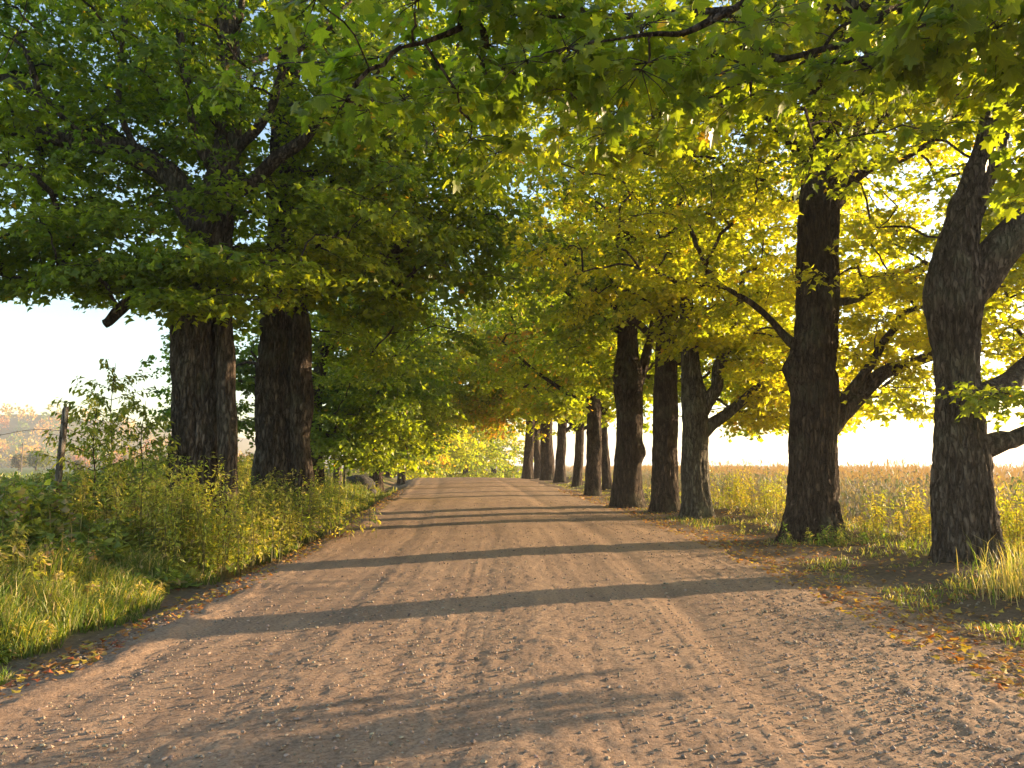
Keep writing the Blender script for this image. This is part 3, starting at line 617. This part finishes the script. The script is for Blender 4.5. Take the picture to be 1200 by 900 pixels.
x = edge_x(y, off, -1); pat = fbm(x * 1.6, y * 1.6, 0, 2, 12); ok &= (pat > -.75 + .35 * (off < .9)); x, y, off, pat = x[ok], y[ok], off[ok], pat[ok]
n = len(x); h = (.13 + .22 * sstep(.5, 1.6, off) + .12 * pat) * r.uniform(.6, 1.35, n); tf = vn(x * 3.1, y * 3.1, 0, 14); h = np.clip(h * (1 + .55 * tf), .04, .7)
blades('grass', x, y, h, .007 + .00045 * y, gcol(n, [.5, .35, .15], r), r, 'long green grass along the left edge of the road', .6)
n = 22000; y = 5 * (44 / 5) ** r.random(n); off = .5 + np.abs(r.normal(1.3, 1.2, n)); x = edge_x(y, off, 1); pat = fbm(x * 1.3, y * 1.3, 0, 2, 13); ok = (pat > .2 - .5 * sstep(1.8, 3.4, off) - .4 * sstep(14, 24, y)) & (off < 5)
x, y = x[ok], y[ok]; n = len(x); h = (.04 + .09 * np.clip(pat[ok], 0, 1)) * r.uniform(.5, 1.6, n) + .10 * sstep(1.8, 3.4, off[ok]) * r.uniform(.5, 1.3, n)
blades('grass', x, y, h, .007 + .0004 * y, gcol(n, [.3, .4, .3], r), r, 'patchy yellow green grass under the right row of maples', .8)
n = 800; y = np.concatenate([r.normal(8.5, .3, 400), r.normal(10.0, .4, 400)]); x = np.concatenate([r.normal(5.45, .22, 400), r.normal(7.1, .45, 400)])
blades('grass', x, y, r.uniform(.25, .62, n), np.full(n, .009), gcol(n, [.15, .25, .6], r), r, 'dry straw coloured grass stalks in front of the nearest right maple', .25)
# distant verge and left field sward
n = 9000; y = 18 * (130 / 18) ** r.random(n); x = -r.uniform(9, 90, n) * (y / 60) - 6
blades('field_grass', x, y, r.uniform(.1, .3, n) * (1 + y / 80), .02 + .0012 * y, gcol(n, [.4, .4, .2], r), r, 'pale green meadow grass in the field on the left')

def weeds(name, xy, hmin, hmax, nl, lsize, pal, r, label, parent=None, base=None, kind='stuff', lod=3, stem_col=(.16, .15, .06), spread=.5):
    """leafy upright plants, each a bent stem with leaves all the way up"""
    n = len(xy); x, y = xy[:, 0], xy[:, 1]; z = gz(x, y) - .02; h = r.uniform(hmin, hmax, n)
    wx, wy = project(np.column_stack([x, y, z + h])); lim = np.interp(wx, [0, 60, 100, 160, 210, 280, 400, 460], [565, 562, 558, 545, 528, 535, 548, 570]) + r.normal(0, 7, n)
    zt = CAMH + (545 - lim) / FPX * y; h = np.where((x < -2) & (y > 4), np.clip(np.minimum(h, zt - z), .12, None), h); la = r.uniform(0, 6.28, n); le = np.abs(r.normal(0, .18, n)) * h
    t = (.1 + .9 * r.random((n, nl))) ** .8
    pos = np.stack([x[:, None] + np.cos(la)[:, None] * le[:, None] * t ** 2, y[:, None] + np.sin(la)[:, None] * le[:, None] * t ** 2, z[:, None] + h[:, None] * t], -1)
    brn = r.random((n, nl)) * spread * .3 * h[:, None] * (1.15 - t); az = r.uniform(0, 6.28, (n, nl))
    pos = pos + np.stack([np.cos(az) * brn, np.sin(az) * brn, brn * .3], -1)
    sz = lsize * r.uniform(.6, 1.3, (n, nl)) * (1.2 - .5 * t)
    V, F0 = leaf_verts(pos.reshape(-1, 3), az.ravel(), r.normal(.1, .5, n * nl), r.normal(0, .4, n * nl), sz.ravel(), lod); k = V.shape[1]
    pk = r.choice(len(pal), n); col = np.array(pal)[pk][:, None] * r.uniform(.65, 1.35, (n, nl, 1)); rnd = r.random((n, nl)) < .08; col = np.where(rnd[..., None], STRAW * .9, col)
    F = (F0[None] + (np.arange(len(V)) * k)[:, None, None]).reshape(-1, 3); Vs = V.reshape(-1, 3); Ts = np.repeat(col.reshape(-1, 3), k, 0)
    ts = np.array([0, .5, 1.]); sp = np.stack([x[:, None] + np.cos(la)[:, None] * le[:, None] * ts ** 2, y[:, None] + np.sin(la)[:, None] * le[:, None] * ts ** 2, z[:, None] + h[:, None] * ts], -1)
    wv = np.array([.006, .0045, .002])[None, :, None] * np.stack([np.cos(la + 1.57), np.sin(la + 1.57), 0 * la], -1)[:, None]; wv2 = np.cross(wv, np.array([0, 0, 1.])); 
    SV = np.stack([sp - wv - wv2 * .5, sp + wv - wv2 * .5, sp + wv2], 2).reshape(n, 9, 3)
    sf = np.array([(a + b, a + (b + 1) % 3, a + 3 + (b + 1) % 3, a + 3 + b) for a in (0, 3) for b in range(3)]); SF = (sf[None] + (np.arange(n) * 9)[:, None, None]).reshape(-1, 4)
    if parent is None:
        V_ = np.vstack([Vs, SV.reshape(-1, 3)]); T_ = np.vstack([Ts, np.tile(stem_col, (n * 9, 1))])
        return tag(mesh(name, V_, [F, SF + len(Vs)], M_WEED, tint=T_), label, kind=kind)
    tag(mesh('leaves', Vs - base, F, M_WEED, parent, Ts), kind='stuff')
    tag(mesh('stems', SV.reshape(-1, 3) - base, SF, M_WEED, parent, np.tile(stem_col, (n * 9, 1))), kind='stuff')
PALL = [np.array([.34, .36, .06]), np.array([.25, .31, .05]), np.array([.48, .43, .11]), np.array([.16, .22, .05]), np.array([.52, .43, .18])]
r = np.random.default_rng(102)
n = 3500; y = 4.6 * (34 / 4.6) ** (r.random(n) ** .85); off = .9 + 6.6 * r.random(n) ** 1.15; x = edge_x(y, off, -1)
pxw = project(np.column_stack([x, y, y * 0]))[0]; ok = (fbm(x * .7, y * .7, 0, 2, 15) > -.75) & ~((y > 15.5) & (pxw > 378)); x, y, off = x[ok], y[ok], off[ok]
for lo, hi, a, b_, lab in ((.8, 1.7, .08, .3, 'small leafy weeds mixed into the grass by the left road edge'), (1.7, 2.7, .25, .7, 'low leafy weeds at the front of the left bank'), (2.7, 9, .65, 1.3, 'tall tangled weeds and goldenrod leaves covering the left bank')):
    q = (off >= lo) & (off < hi); sp2 = q & (vn(x * .9, y * .9, 0, 16) > .25); q = q & ~sp2
    weeds('undergrowth', np.stack([x[sp2], y[sp2]], -1), a, b_ * .85, 22, .15, [PALL[1], PALL[0] * .9, PALL[3] * 1.2], np.random.default_rng(int(lo * 10)), 'broad leaved green plants among ' + lab, lod=2, spread=.7)
    weeds('undergrowth', np.stack([x[q], y[q]], -1), a, b_, 35, .108, PALL, r, lab)
r = np.random.default_rng(109); n = 420; y = 5 * (24 / 5) ** r.random(n); off = r.uniform(1.2, 5.5, n); x = edge_x(y, off, -1)
hs = np.where(project(np.column_stack([x, y, y * 0]))[0] < 150, .7, 1.05) * r.uniform(.7, 1.2, n)
blades('dead_stalks', x, y, hs * sstep(.6, 2.6, off) + .15, np.full(n, .012), np.array([.40, .29, .16]) * r.uniform(.6, 1.2, (n, 1)), r, 'brown dead stalks standing among the weeds on the left bank', .2)
hx_ = np.repeat(x[:200], 9) + r.normal(0, .03, 1800); hy_ = np.repeat(y[:200], 9) + r.normal(0, .03, 1800); hz_ = np.repeat(gz(x[:200], y[:200]) + hs[:200] * .85 * sstep(.6, 2.6, off[:200]) + .1, 9) + r.uniform(-.12, .03, 1800)
V, F0 = leaf_verts(np.stack([hx_, hy_, hz_], -1), r.uniform(0, 6.28, 1800), r.normal(-.4, .4, 1800), r.normal(0, .5, 1800), r.uniform(.03, .06, 1800), 2)
tag(mesh('seed_heads', V.reshape(-1, 3), (F0[None] + (np.arange(1800) * 4)[:, None, None]).reshape(-1, 3), M_DRY, tint=np.repeat(np.array([[.36, .24, .13]]) * r.uniform(.6, 1.3, (1800, 1)), 4, 0)), 'brown seed heads on the dead stalks of the left bank', kind='stuff')
r = np.random.default_rng(103)
n = 170; y = r.uniform(9, 48, n); off = 3.4 + r.normal(0, .7, n); x = edge_x(y, off, 1)
weeds('undergrowth', np.stack([x, y], -1),   .12, .42, 30, .075, [np.array([.36, .34, .06]), np.array([.26, .27, .05]), np.array([.42, .32, .14])], r, 'yellowing weeds growing between the right maples and the cornfield')

def bush(label, cx, cy, sx, sy, n, a, b_, pal, seed, nl=44, ls=.08, cat='bush', name='bush', lod=3, spread=.5):
    r = np.random.default_rng(seed); base = np.array([cx, cy, float(gz(cx, cy))]); e = empty(name, base, label, cat)
    weeds(None, np.stack([r.normal(cx, sx, n), r.normal(cy, sy, n)], -1), a, b_, nl, ls, pal, r, None, e, base, lod=lod, spread=spread); return e
YL = [np.array([.42, .40, .05]), np.array([.30, .34, .05]), np.array([.48, .38, .08])]
p = P(1060, 640, 15.5); bush('bright yellow green bush between the two nearest right trunks', p[0], 14.3, .55, .4, 55, .5, 1.0, YL, 201, 50, .085)
p = P(1185, 640, 12.2); bush('yellow green bush right of the nearest right trunk', p[0] + .3, 12.2, .4, .4, 60, .6, 1.25, YL, 202, 50, .09)
p = P(880, 600, 21); bush('feathery yellow bush between the forked maple and the dark burled one', p[0], 21, .6, .5, 60, .7, 1.3, YL, 203, 50, .085)
p = P(915, 600, 19); bush('small pale weed bush touching the left of the burled maple', p[0], 19, .35, .3, 26, .5, .9, YL, 204)
p = P(965, 600, 13.6); bush('low green weeds at the foot of the burled maple', p[0], 13.5, .35, .15, 22, .2, .42, [GRA * 1.3, GRB], 205, 30, .08, 'weeds', 'weed_patch')
LG = [np.array([.36, .38, .06]), np.array([.44, .42, .08]), np.array([.26, .32, .05])]
p = P(235, 560, 11.8); bush('leafy sunlit shrub climbing in front of the nearest left trunk', p[0], 11.8, .35, .3, 26, 1.0, 1.75, LG, 206, 60, .10)
for px_, Y_, a_, b2, nn, sd, lb in ((300, 14.0, .9, 1.5, 44, 211, 'dense sunlit weed bush between the two big left trunks'), (350, 14.6, .8, 1.35, 44, 212, 'dense weed bush at the right foot of the second left trunk'),
                                   (352, 20, .7, 1.1, 36, 213, 'small bush under the drooping foliage beyond the second left trunk'), (190, 11.5, 1.0, 1.5, 44, 214, 'tall weed bush just left of the nearest left trunk'), (270, 11.6, .8, 1.3, 36, 215, 'pale yellow weed bush in front of the right stem of the nearest left trunk')):
    p = P(px_, 560, Y_); bush(lb, p[0], Y_, .5, .4, nn, a_, b2, PALL[:3], sd, 56, .09)
p = P(95, 560, 10.5); bush('leafy shrub on the left bank beside the leaning fence post', p[0] + .6, 11.5, .6, .4, 40, .8, 1.35, LG, 207, 60, .09)
p = P(330, 560, 15); bush('bluish green shrub below the second left trunk', p[0], 15.2, .6, .4, 45, .9, 1.35, [np.array([.12, .19, .06]), np.array([.17, .22, .06])], 208, 60, .085)

def sapling(label, px, pytop, Y, seed, nb=16, ls=.085):
    r = np.random.default_rng(seed); p = P(px, pytop, Y); b_ = np.array([p[0], Y, float(gz(p[0], Y))]); H = p[2] - b_[2]; e = empty('sapling', b_, label, 'young tree')
    q = np.array([[0, 0, -.05], [.05, 0, H * .4], [-.03, .05, H * .7], [.04, 0, H]]); A = Acc(); c = catmull(q, 5); V, F = tube(c, np.linspace(.016, .004, len(c)), 6); mesh('stem', V, F, M_TWIG, e)
    pos = []; az_ = []
    for k in range(nb):
        f = .28 + .7 * k / nb; s0 = c[int(f * (len(c) - 1))]; a = k * 2.4 + r.uniform(-.4, .4); ln = (1.15 - f) * H * .5 + .15
        br = np.array([s0 + np.array([math.cos(a) * ln * t, math.sin(a) * ln * t, ln * (.45 * t - .1 * t * t)]) for t in (0, .35, .7, 1)]); V, F = tube(br, np.array([.006, .005, .003, .002]), 4); A.add(V, F)
        m_ = int(18 + ln * 28); tt_ = .15 + .85 * r.random(m_); 
        for t in tt_:
            i = min(2, int(t * 3)); pos.append(br[i] + (br[i + 1] - br[i]) * (t * 3 - i) + r.normal(0, .035, 3)); az_.append(a + r.choice([-1, 1]) * r.uniform(.3, 1.3))
    tag(A.build('twigs', M_TWIG, e), kind='stuff')
    n = len(pos); V, F0 = leaf_verts(np.array(pos), np.array(az_), r.normal(.5, .4, n), r.normal(0, .5, n), ls * r.uniform(.7, 1.3, n), 3); col = np.array(LG)[r.integers(0, 3, n)] * r.uniform(.6, 1.1, (n, 1))
    tag(mesh('leaves', V.reshape(-1, 3), (F0[None] + (np.arange(n) * 4)[:, None, None]).reshape(-1, 3), M_WEED, e, np.repeat(col, 4, 0)), kind='stuff')
sapling('tall thin sapling with sparse leaves against the white sky on the left', 133, 425, 13.2, 301, 24, .11)
sapling('small airy sapling just right of the leaning fence post', 112, 470, 12.2, 302, 16, .1)
sapling('low sapling in front of the gap left of the nearest left trunk', 168, 470, 13, 303, 16, .1)

# fallen leaves
r = np.random.default_rng(104)
n = 7500; y = 4 * (34 / 4) ** r.random(n); sd = r.random(n); off = np.where(sd < .72, np.abs(r.normal(.9, 1.1, n)), np.abs(r.normal(.35, .4, n))); side = np.where(sd < .72, 1, -1)
x = road_x(y) + side * (RW - .3 + off); z = gz(x, y) + .022
V, F0 = leaf_verts(np.stack([x, y, z], -1), r.uniform(0, 6.28, n), r.normal(0, .22, n), r.normal(0, .35, n), r.uniform(.04, .085, n), 1)
pal = np.array([[.5, .36, .06], [.42, .18, .05], [.3, .16, .08], [.5, .3, .1], [.32, .09, .04]]); col = pal[r.choice(5, n, p=[.3, .25, .2, .17, .08])] * r.uniform(.7, 1.2, (n, 1))
tag(mesh('fallen_leaves', V.reshape(-1, 3), (F0[None] + (np.arange(n) * 6)[:, None, None]).reshape(-1, 3), M_DRY, tint=np.repeat(col, 6, 0)), 'fallen yellow and orange maple leaves littering the road edges', kind='stuff')

# corn field
r = np.random.default_rng(105)
rows = []
for k in range(17):
    yv = np.arange(9, 95, .21 + .006 * k); xv = road_x(yv) * .6 + 12.2 + k * .76 + r.normal(0, .06, len(yv)); rows.append(np.stack([xv, yv + r.normal(0, .05, len(yv))], -1))
xy = np.vstack(rows); px, py = project(np.column_stack([xy, np.zeros(len(xy))])); xy = xy[(px < 1500)]
n = len(xy); nl = 8; h = r.uniform(1.45, 2.05, n); x, y = xy.T; z = gz(x, y)
t = np.linspace(.12, .93, nl)[None] + r.normal(0, .03, (n, nl)); az = np.arange(nl)[None] * math.pi + r.uniform(0, 6.28, (n, 1)) + r.normal(0, .4, (n, nl)); L = .5 * r.uniform(.6, 1.1, (n, nl)) * (1.1 - .5 * t)
s0 = np.stack([x[:, None] + 0 * t, y[:, None] + 0 * t, z[:, None] + h[:, None] * t], -1); dr = np.stack([np.cos(az), np.sin(az), 0 * az], -1); sd = np.stack([-np.sin(az), np.cos(az), 0 * az], -1) * .032
m1 = s0 + dr * (L * .5)[..., None] + np.array([0, 0, 1.]) * (L * .3)[..., None]; e1 = s0 + dr * (L * .85)[..., None] - np.array([0, 0, 1.]) * (L * r.uniform(0, .7, (n, nl)))[..., None]
V = np.stack([s0, m1 - sd, m1 + sd, e1], 2).reshape(-1, 4, 3); F = (np.array([(0, 1, 2), (1, 3, 2)])[None] + (np.arange(len(V)) * 4)[:, None, None]).reshape(-1, 3)
pal = np.array([[.40, .28, .235], [.34, .28, .25], [.25, .27, .20], [.18, .23, .15], [.46, .35, .31]]); cc = pal[r.integers(0, 5, (n, nl))] * r.uniform(.7, 1.2, (n, nl, 1))
top = np.stack([x, y, z + h], -1); sv = np.stack([np.stack([x - .012, y, z], -1), np.stack([x + .012, y, z], -1), top], 1)
nt_ = 5; ta = r.uniform(0, 6.28, (n, nt_)); tp = top[:, None] + np.stack([np.cos(ta) * .09, np.sin(ta) * .09, r.uniform(.08, .24, (n, nt_))], -1); tv = np.stack([np.repeat(top[:, None] - (0, 0, .04), nt_, 1), tp + (.012, 0, 0), tp - (.012, 0, 0)], 2).reshape(-1, 3)
Vs = [V.reshape(-1, 3), sv.reshape(-1, 3), tv]; o1 = len(Vs[0]); o2 = o1 + len(Vs[1])
Fs = [F, np.arange(n * 3).reshape(-1, 3) + o1, np.arange(n * nt_ * 3).reshape(-1, 3) + o2]
Tt = np.vstack([np.repeat(cc.reshape(-1, 3), 4, 0), np.tile((.3, .24, .12), (n * 3, 1)), np.tile((.5, .32, .22), (len(tv), 1))])
tag(mesh('corn', np.vstack(Vs), np.concatenate(Fs), M_DRY, tint=Tt), 'dry reddish tan corn standing in the field behind the right row', kind='stuff')

# ------------------------------------------------------------------ fence post, wire, stump post, boulder
def post(name, label, cat, pt, pb, w, seed, mat=M_WOOD, square=True):
    b_ = np.array([pb[0], pb[1], float(gz(pb[0], pb[1]))]); q = np.array([[*(b_ - (0, 0, .2)), w], [*(b_ * .6 + pt * .4), w * .97], [*(b_ * .3 + pt * .7), w * .93], [*pt, w * .85]])
    return mesh_post(name, q, b_, mat, seed, label, cat)
def mesh_post(name, q, b_, mat, seed, label, cat):
    e = empty(name, b_, label, cat); Q = catmull(q, 8); k = 12; T_, U, Wv = frames(Q[:, :3]); a = np.linspace(0, 2 * math.pi, k, endpoint=False)
    sq = 1 / np.maximum(np.abs(np.cos(a)), np.abs(np.sin(a))) ** .7; rr = Q[:, 3:4] * sq[None] * (1 + .10 * vn(np.cos(a)[None] * 3, np.sin(a)[None] * 3, Q[:, 2:3] * 1.2, seed))
    V = Q[:, None, :3] + rr[..., None] * (U[:, None] * np.cos(a)[None, :, None] + Wv[:, None] * np.sin(a)[None, :, None]); n = len(Q)
    V = V.reshape(-1, 3); V[-k:, 2] += np.random.default_rng(seed).uniform(-.02, .04, k)
    V = np.vstack([V, Q[-1:, :3]]); i = np.arange(n - 1)[:, None] * k; j = np.arange(k)[None]; j2 = (j + 1) % k; F = np.stack([i + j, i + j2, i + k + j2, i + k + j], -1).reshape(-1, 4); en = (n - 1) * k
    mesh('shaft', V - b_, [F, np.stack([en + j[0], en + j2[0], np.full(k, n * k)], -1)], mat, e); return e
pt = P(77, 478, 11.5); pb = P(63, 600, 11.5)
fp = post('fence_post', 'weathered wooden fence post leaning right on the left bank', 'post', pt, pb, .045, 5)
A = Acc(); wz = []
for off in (0., .0):
    pass
w0 = P(72, 505, 11.45); w1 = P(-120, 490, 11.0); cpts = np.array([w0 + (w1 - w0) * t + np.array([0, 0, .05 * math.sin(t * 9) - .12 * math.sin(t * math.pi)]) for t in np.linspace(0, 1, 30)])
V, F = tube(cpts, np.full(30, .004), 5); A.add(V - w0, F)
for i in range(2, 29, 3):
    for s in (-1, 1): V, F = tube(np.array([cpts[i] - (s * .012, 0, .02), cpts[i] + (s * .012, 0, .02)]), np.array([.002, .002]), 3); A.add(V - w0, F)
wo = A.build('barbed_wire', M_WIRE); wo.location = w0; tag(wo, 'rusty barbed wire running left from the leaning fence post', 'wire')
pp = P(395, 577, 29.5); pz = float(gz(pp[0], 29.5)); post('short_post', 'short thick blue grey wooden post at the left road edge under drooping leaves', 'post', np.array([pp[0], 29.5, pz + 1.05]), np.array([pp[0], 29.5]), .16, 6)
pq = P(403, 577, 29.3); post('marker_stake', 'thin pale stake standing against the short grey post', 'stake', np.array([pq[0], 29.3, pz + 1.2]), np.array([pq[0], 29.3]), .035, 7)
def boulder(label, x, y, s, seed):
    r = np.random.default_rng(seed); u = np.linspace(0, math.pi, 13)[:, None]; v_ = np.linspace(0, 2 * math.pi, 20, endpoint=False)[None]
    D = np.stack([np.sin(u) * np.cos(v_), np.sin(u) * np.sin(v_), np.cos(u) + 0 * v_], -1); D = D * (1 + .28 * fbm(D[..., 0] * 1.4 + seed, D[..., 1] * 1.4, D[..., 2] * 1.4, 3, seed))[..., None] * np.array(s)
    i = np.arange(12)[:, None] * 20; j = np.arange(20)[None]; j2 = (j + 1) % 20; F = np.stack([i + j, i + 20 + j, i + 20 + j2, i + j2], -1).reshape(-1, 4)
    z = float(gz(x, y)); o = mesh('boulder', D.reshape(-1, 3), F, M_ROCK, smooth=True); o.location = (x, y, z + s[2] * .35); tag(o, label, 'rock')
q = P(420, 566, 33); boulder('dark boulder in the shade behind the short grey post', q[0], 33, (.65, .5, .5), 3)
q = P(432, 568, 32); boulder('smaller dark rock at the road side of the dark boulder', q[0], 32, (.35, .3, .28), 4)

# ------------------------------------------------------------------ distant hills, woods, pole
hx = np.linspace(-900, 260, 90); hy = np.linspace(380, 1100, 24); HX, HY = np.meshgrid(hx, hy)
def hill_z(x, y): return (34 * sstep(380, 640, y) * (.55 + .45 * fbm(x / 170 + 2.2, y / 400, 0, 2, 19) + .5 * sstep(-220, -420, x))) * sstep(-215, -330, x)
HZ = hill_z(HX, HY) - .8; i_ = np.arange(HX.size).reshape(HX.shape); F = np.stack([i_[:-1, :-1], i_[:-1, 1:], i_[1:, 1:], i_[1:, :-1]], -1).reshape(-1, 4)
tag(mesh('hills', np.stack([HX, HY, HZ], -1).reshape(-1, 3), F, M_GROUND, tint=np.tile((.14, .12, .05), (HX.size, 1)), smooth=True), kind='structure')
r = np.random.default_rng(106); n = 460; x = r.uniform(-620, -180, n); y = 385 + 240 * r.random(n) ** 1.3; z = hill_z(x, y) - 1
nl = 60; th = r.uniform(0, 6.28, (n, nl)); ph = np.arccos(r.uniform(-.5, 1, (n, nl))); rs = r.uniform(3.2, 6, (n, 1)); c0 = np.stack([x, y, z + rs[:, 0]], -1)
pos = c0[:, None] + np.stack([np.sin(ph) * np.cos(th), np.sin(ph) * np.sin(th), np.cos(ph) * 1.25], -1) * (rs * r.uniform(.75, 1.05, (n, nl)))[..., None]
V, F0 = leaf_verts(pos.reshape(-1, 3), r.uniform(0, 6.28, n * nl), r.normal(0, .8, n * nl), r.normal(0, .8, n * nl), r.uniform(1.2, 2.2, n * nl), 2)
pal = np.array([[.34, .15, .06], [.28, .20, .06], [.10, .14, .04], [.2, .18, .05], [.38, .22, .08]]); cc = np.repeat(pal[r.integers(0, 5, n)], nl, 0) * r.uniform(.7, 1.3, (n * nl, 1))
tag(mesh('hillside_woods', V.reshape(-1, 3), (F0[None] + (np.arange(n * nl) * 4)[:, None, None]).reshape(-1, 3), M_LEAF, tint=np.repeat(cc, 4, 0)), 'autumn coloured woods covering the distant hill on the left', kind='stuff')
for k, (px, Y, hgt, lab) in enumerate(((42, 205, 5.4, 'dark round tree in the far left field'), (22, 215, 4.6, 'smaller dark tree left of the round one in the far field'), (52, 240, 5, 'bushy tree behind the round one in the far field'), (92, 190, 2.6, 'low dark bush at the far side of the left field'))):
    b_ = P(px, 548, Y); b_[2] = float(gz(b_[0], Y)); rr = np.random.default_rng(400 + k); e = empty('distant_tree', b_, lab, 'tree', 'small trees across the left field')
    V, F = tube(np.array([[0, 0, -.2], [.1, 0, hgt * .4], [0, 0, hgt * .8]]), np.array([.3, .2, .06]), 6); mesh('trunk', V, F, M_BARK, e)
    m_ = 900; v_ = rr.normal(0, 1, (m_, 3)); v_ /= np.linalg.norm(v_, axis=1, keepdims=True); v_ *= rr.uniform(.5, 1.0, (m_, 1)); pos = v_ * np.array([hgt * .42, hgt * .42, hgt * .42]) * (1 + .25 * vn(v_[:, 0] * 3, v_[:, 1] * 3, v_[:, 2] * 3, k))[:, None] + (0, 0, hgt * .58)
    V, F0 = leaf_verts(pos, rr.uniform(0, 6.28, m_), rr.normal(.3, .6, m_), rr.normal(0, .6, m_), rr.uniform(.35, .7, m_), 2)
    tag(mesh('crown', V.reshape(-1, 3), (F0[None] + (np.arange(m_) * 4)[:, None, None]).reshape(-1, 3), M_LEAF, e, np.repeat(np.array([[.09, .10, .04]]) * rr.uniform(.7, 1.6, (m_, 1)) + np.array([.04, .0, .0]) * (k % 2), 4, 0)), kind='stuff')
b_ = P(25, 547, 170); b_[2] = float(gz(b_[0], 170)); e = empty('utility_pole', b_, 'thin wooden utility pole standing in the far left field', 'pole')
V, F = tube(np.array([[0, 0, -.5], [0, 0, 3], [0, 0, 6.2]]), np.array([.14, .12, .1]), 8); mesh('shaft', V, F, M_WOOD, e)
V, F = tube(np.array([[-.8, 0, 5.7], [.8, 0, 5.7]]), np.array([.06, .06]), 6); mesh('crossarm', V, F, M_WOOD, e)
# ------------------------------------------------------------------ haze in the air
m = bpy.data.materials.new('haze_air'); m.use_nodes = True; n = m.node_tree; n.nodes.clear(); out = n.nodes.new('ShaderNodeOutputMaterial')
pv = n.nodes.new('ShaderNodeVolumePrincipled'); pv.inputs['Color'].default_value = (.93, .95, 1, 1); pv.inputs['Density'].default_value = .0006; pv.inputs['Anisotropy'].default_value = .3
n.links.new(pv.outputs[0], out.inputs['Volume'])
x0, x1, y0, y1, z0, z1 = -5200, 5200, -110, 5200, -9, 34
V = [(a, b, c) for a in (x0, x1) for b in (y0, y1) for c in (z0, z1)]
hz = mesh('haze', V, np.array([(0, 1, 3, 2), (4, 6, 7, 5), (0, 4, 5, 1), (2, 3, 7, 6), (0, 2, 6, 4), (1, 5, 7, 3)]), m); tag(hz, 'thin warm evening haze in the air over road and fields', kind='stuff')
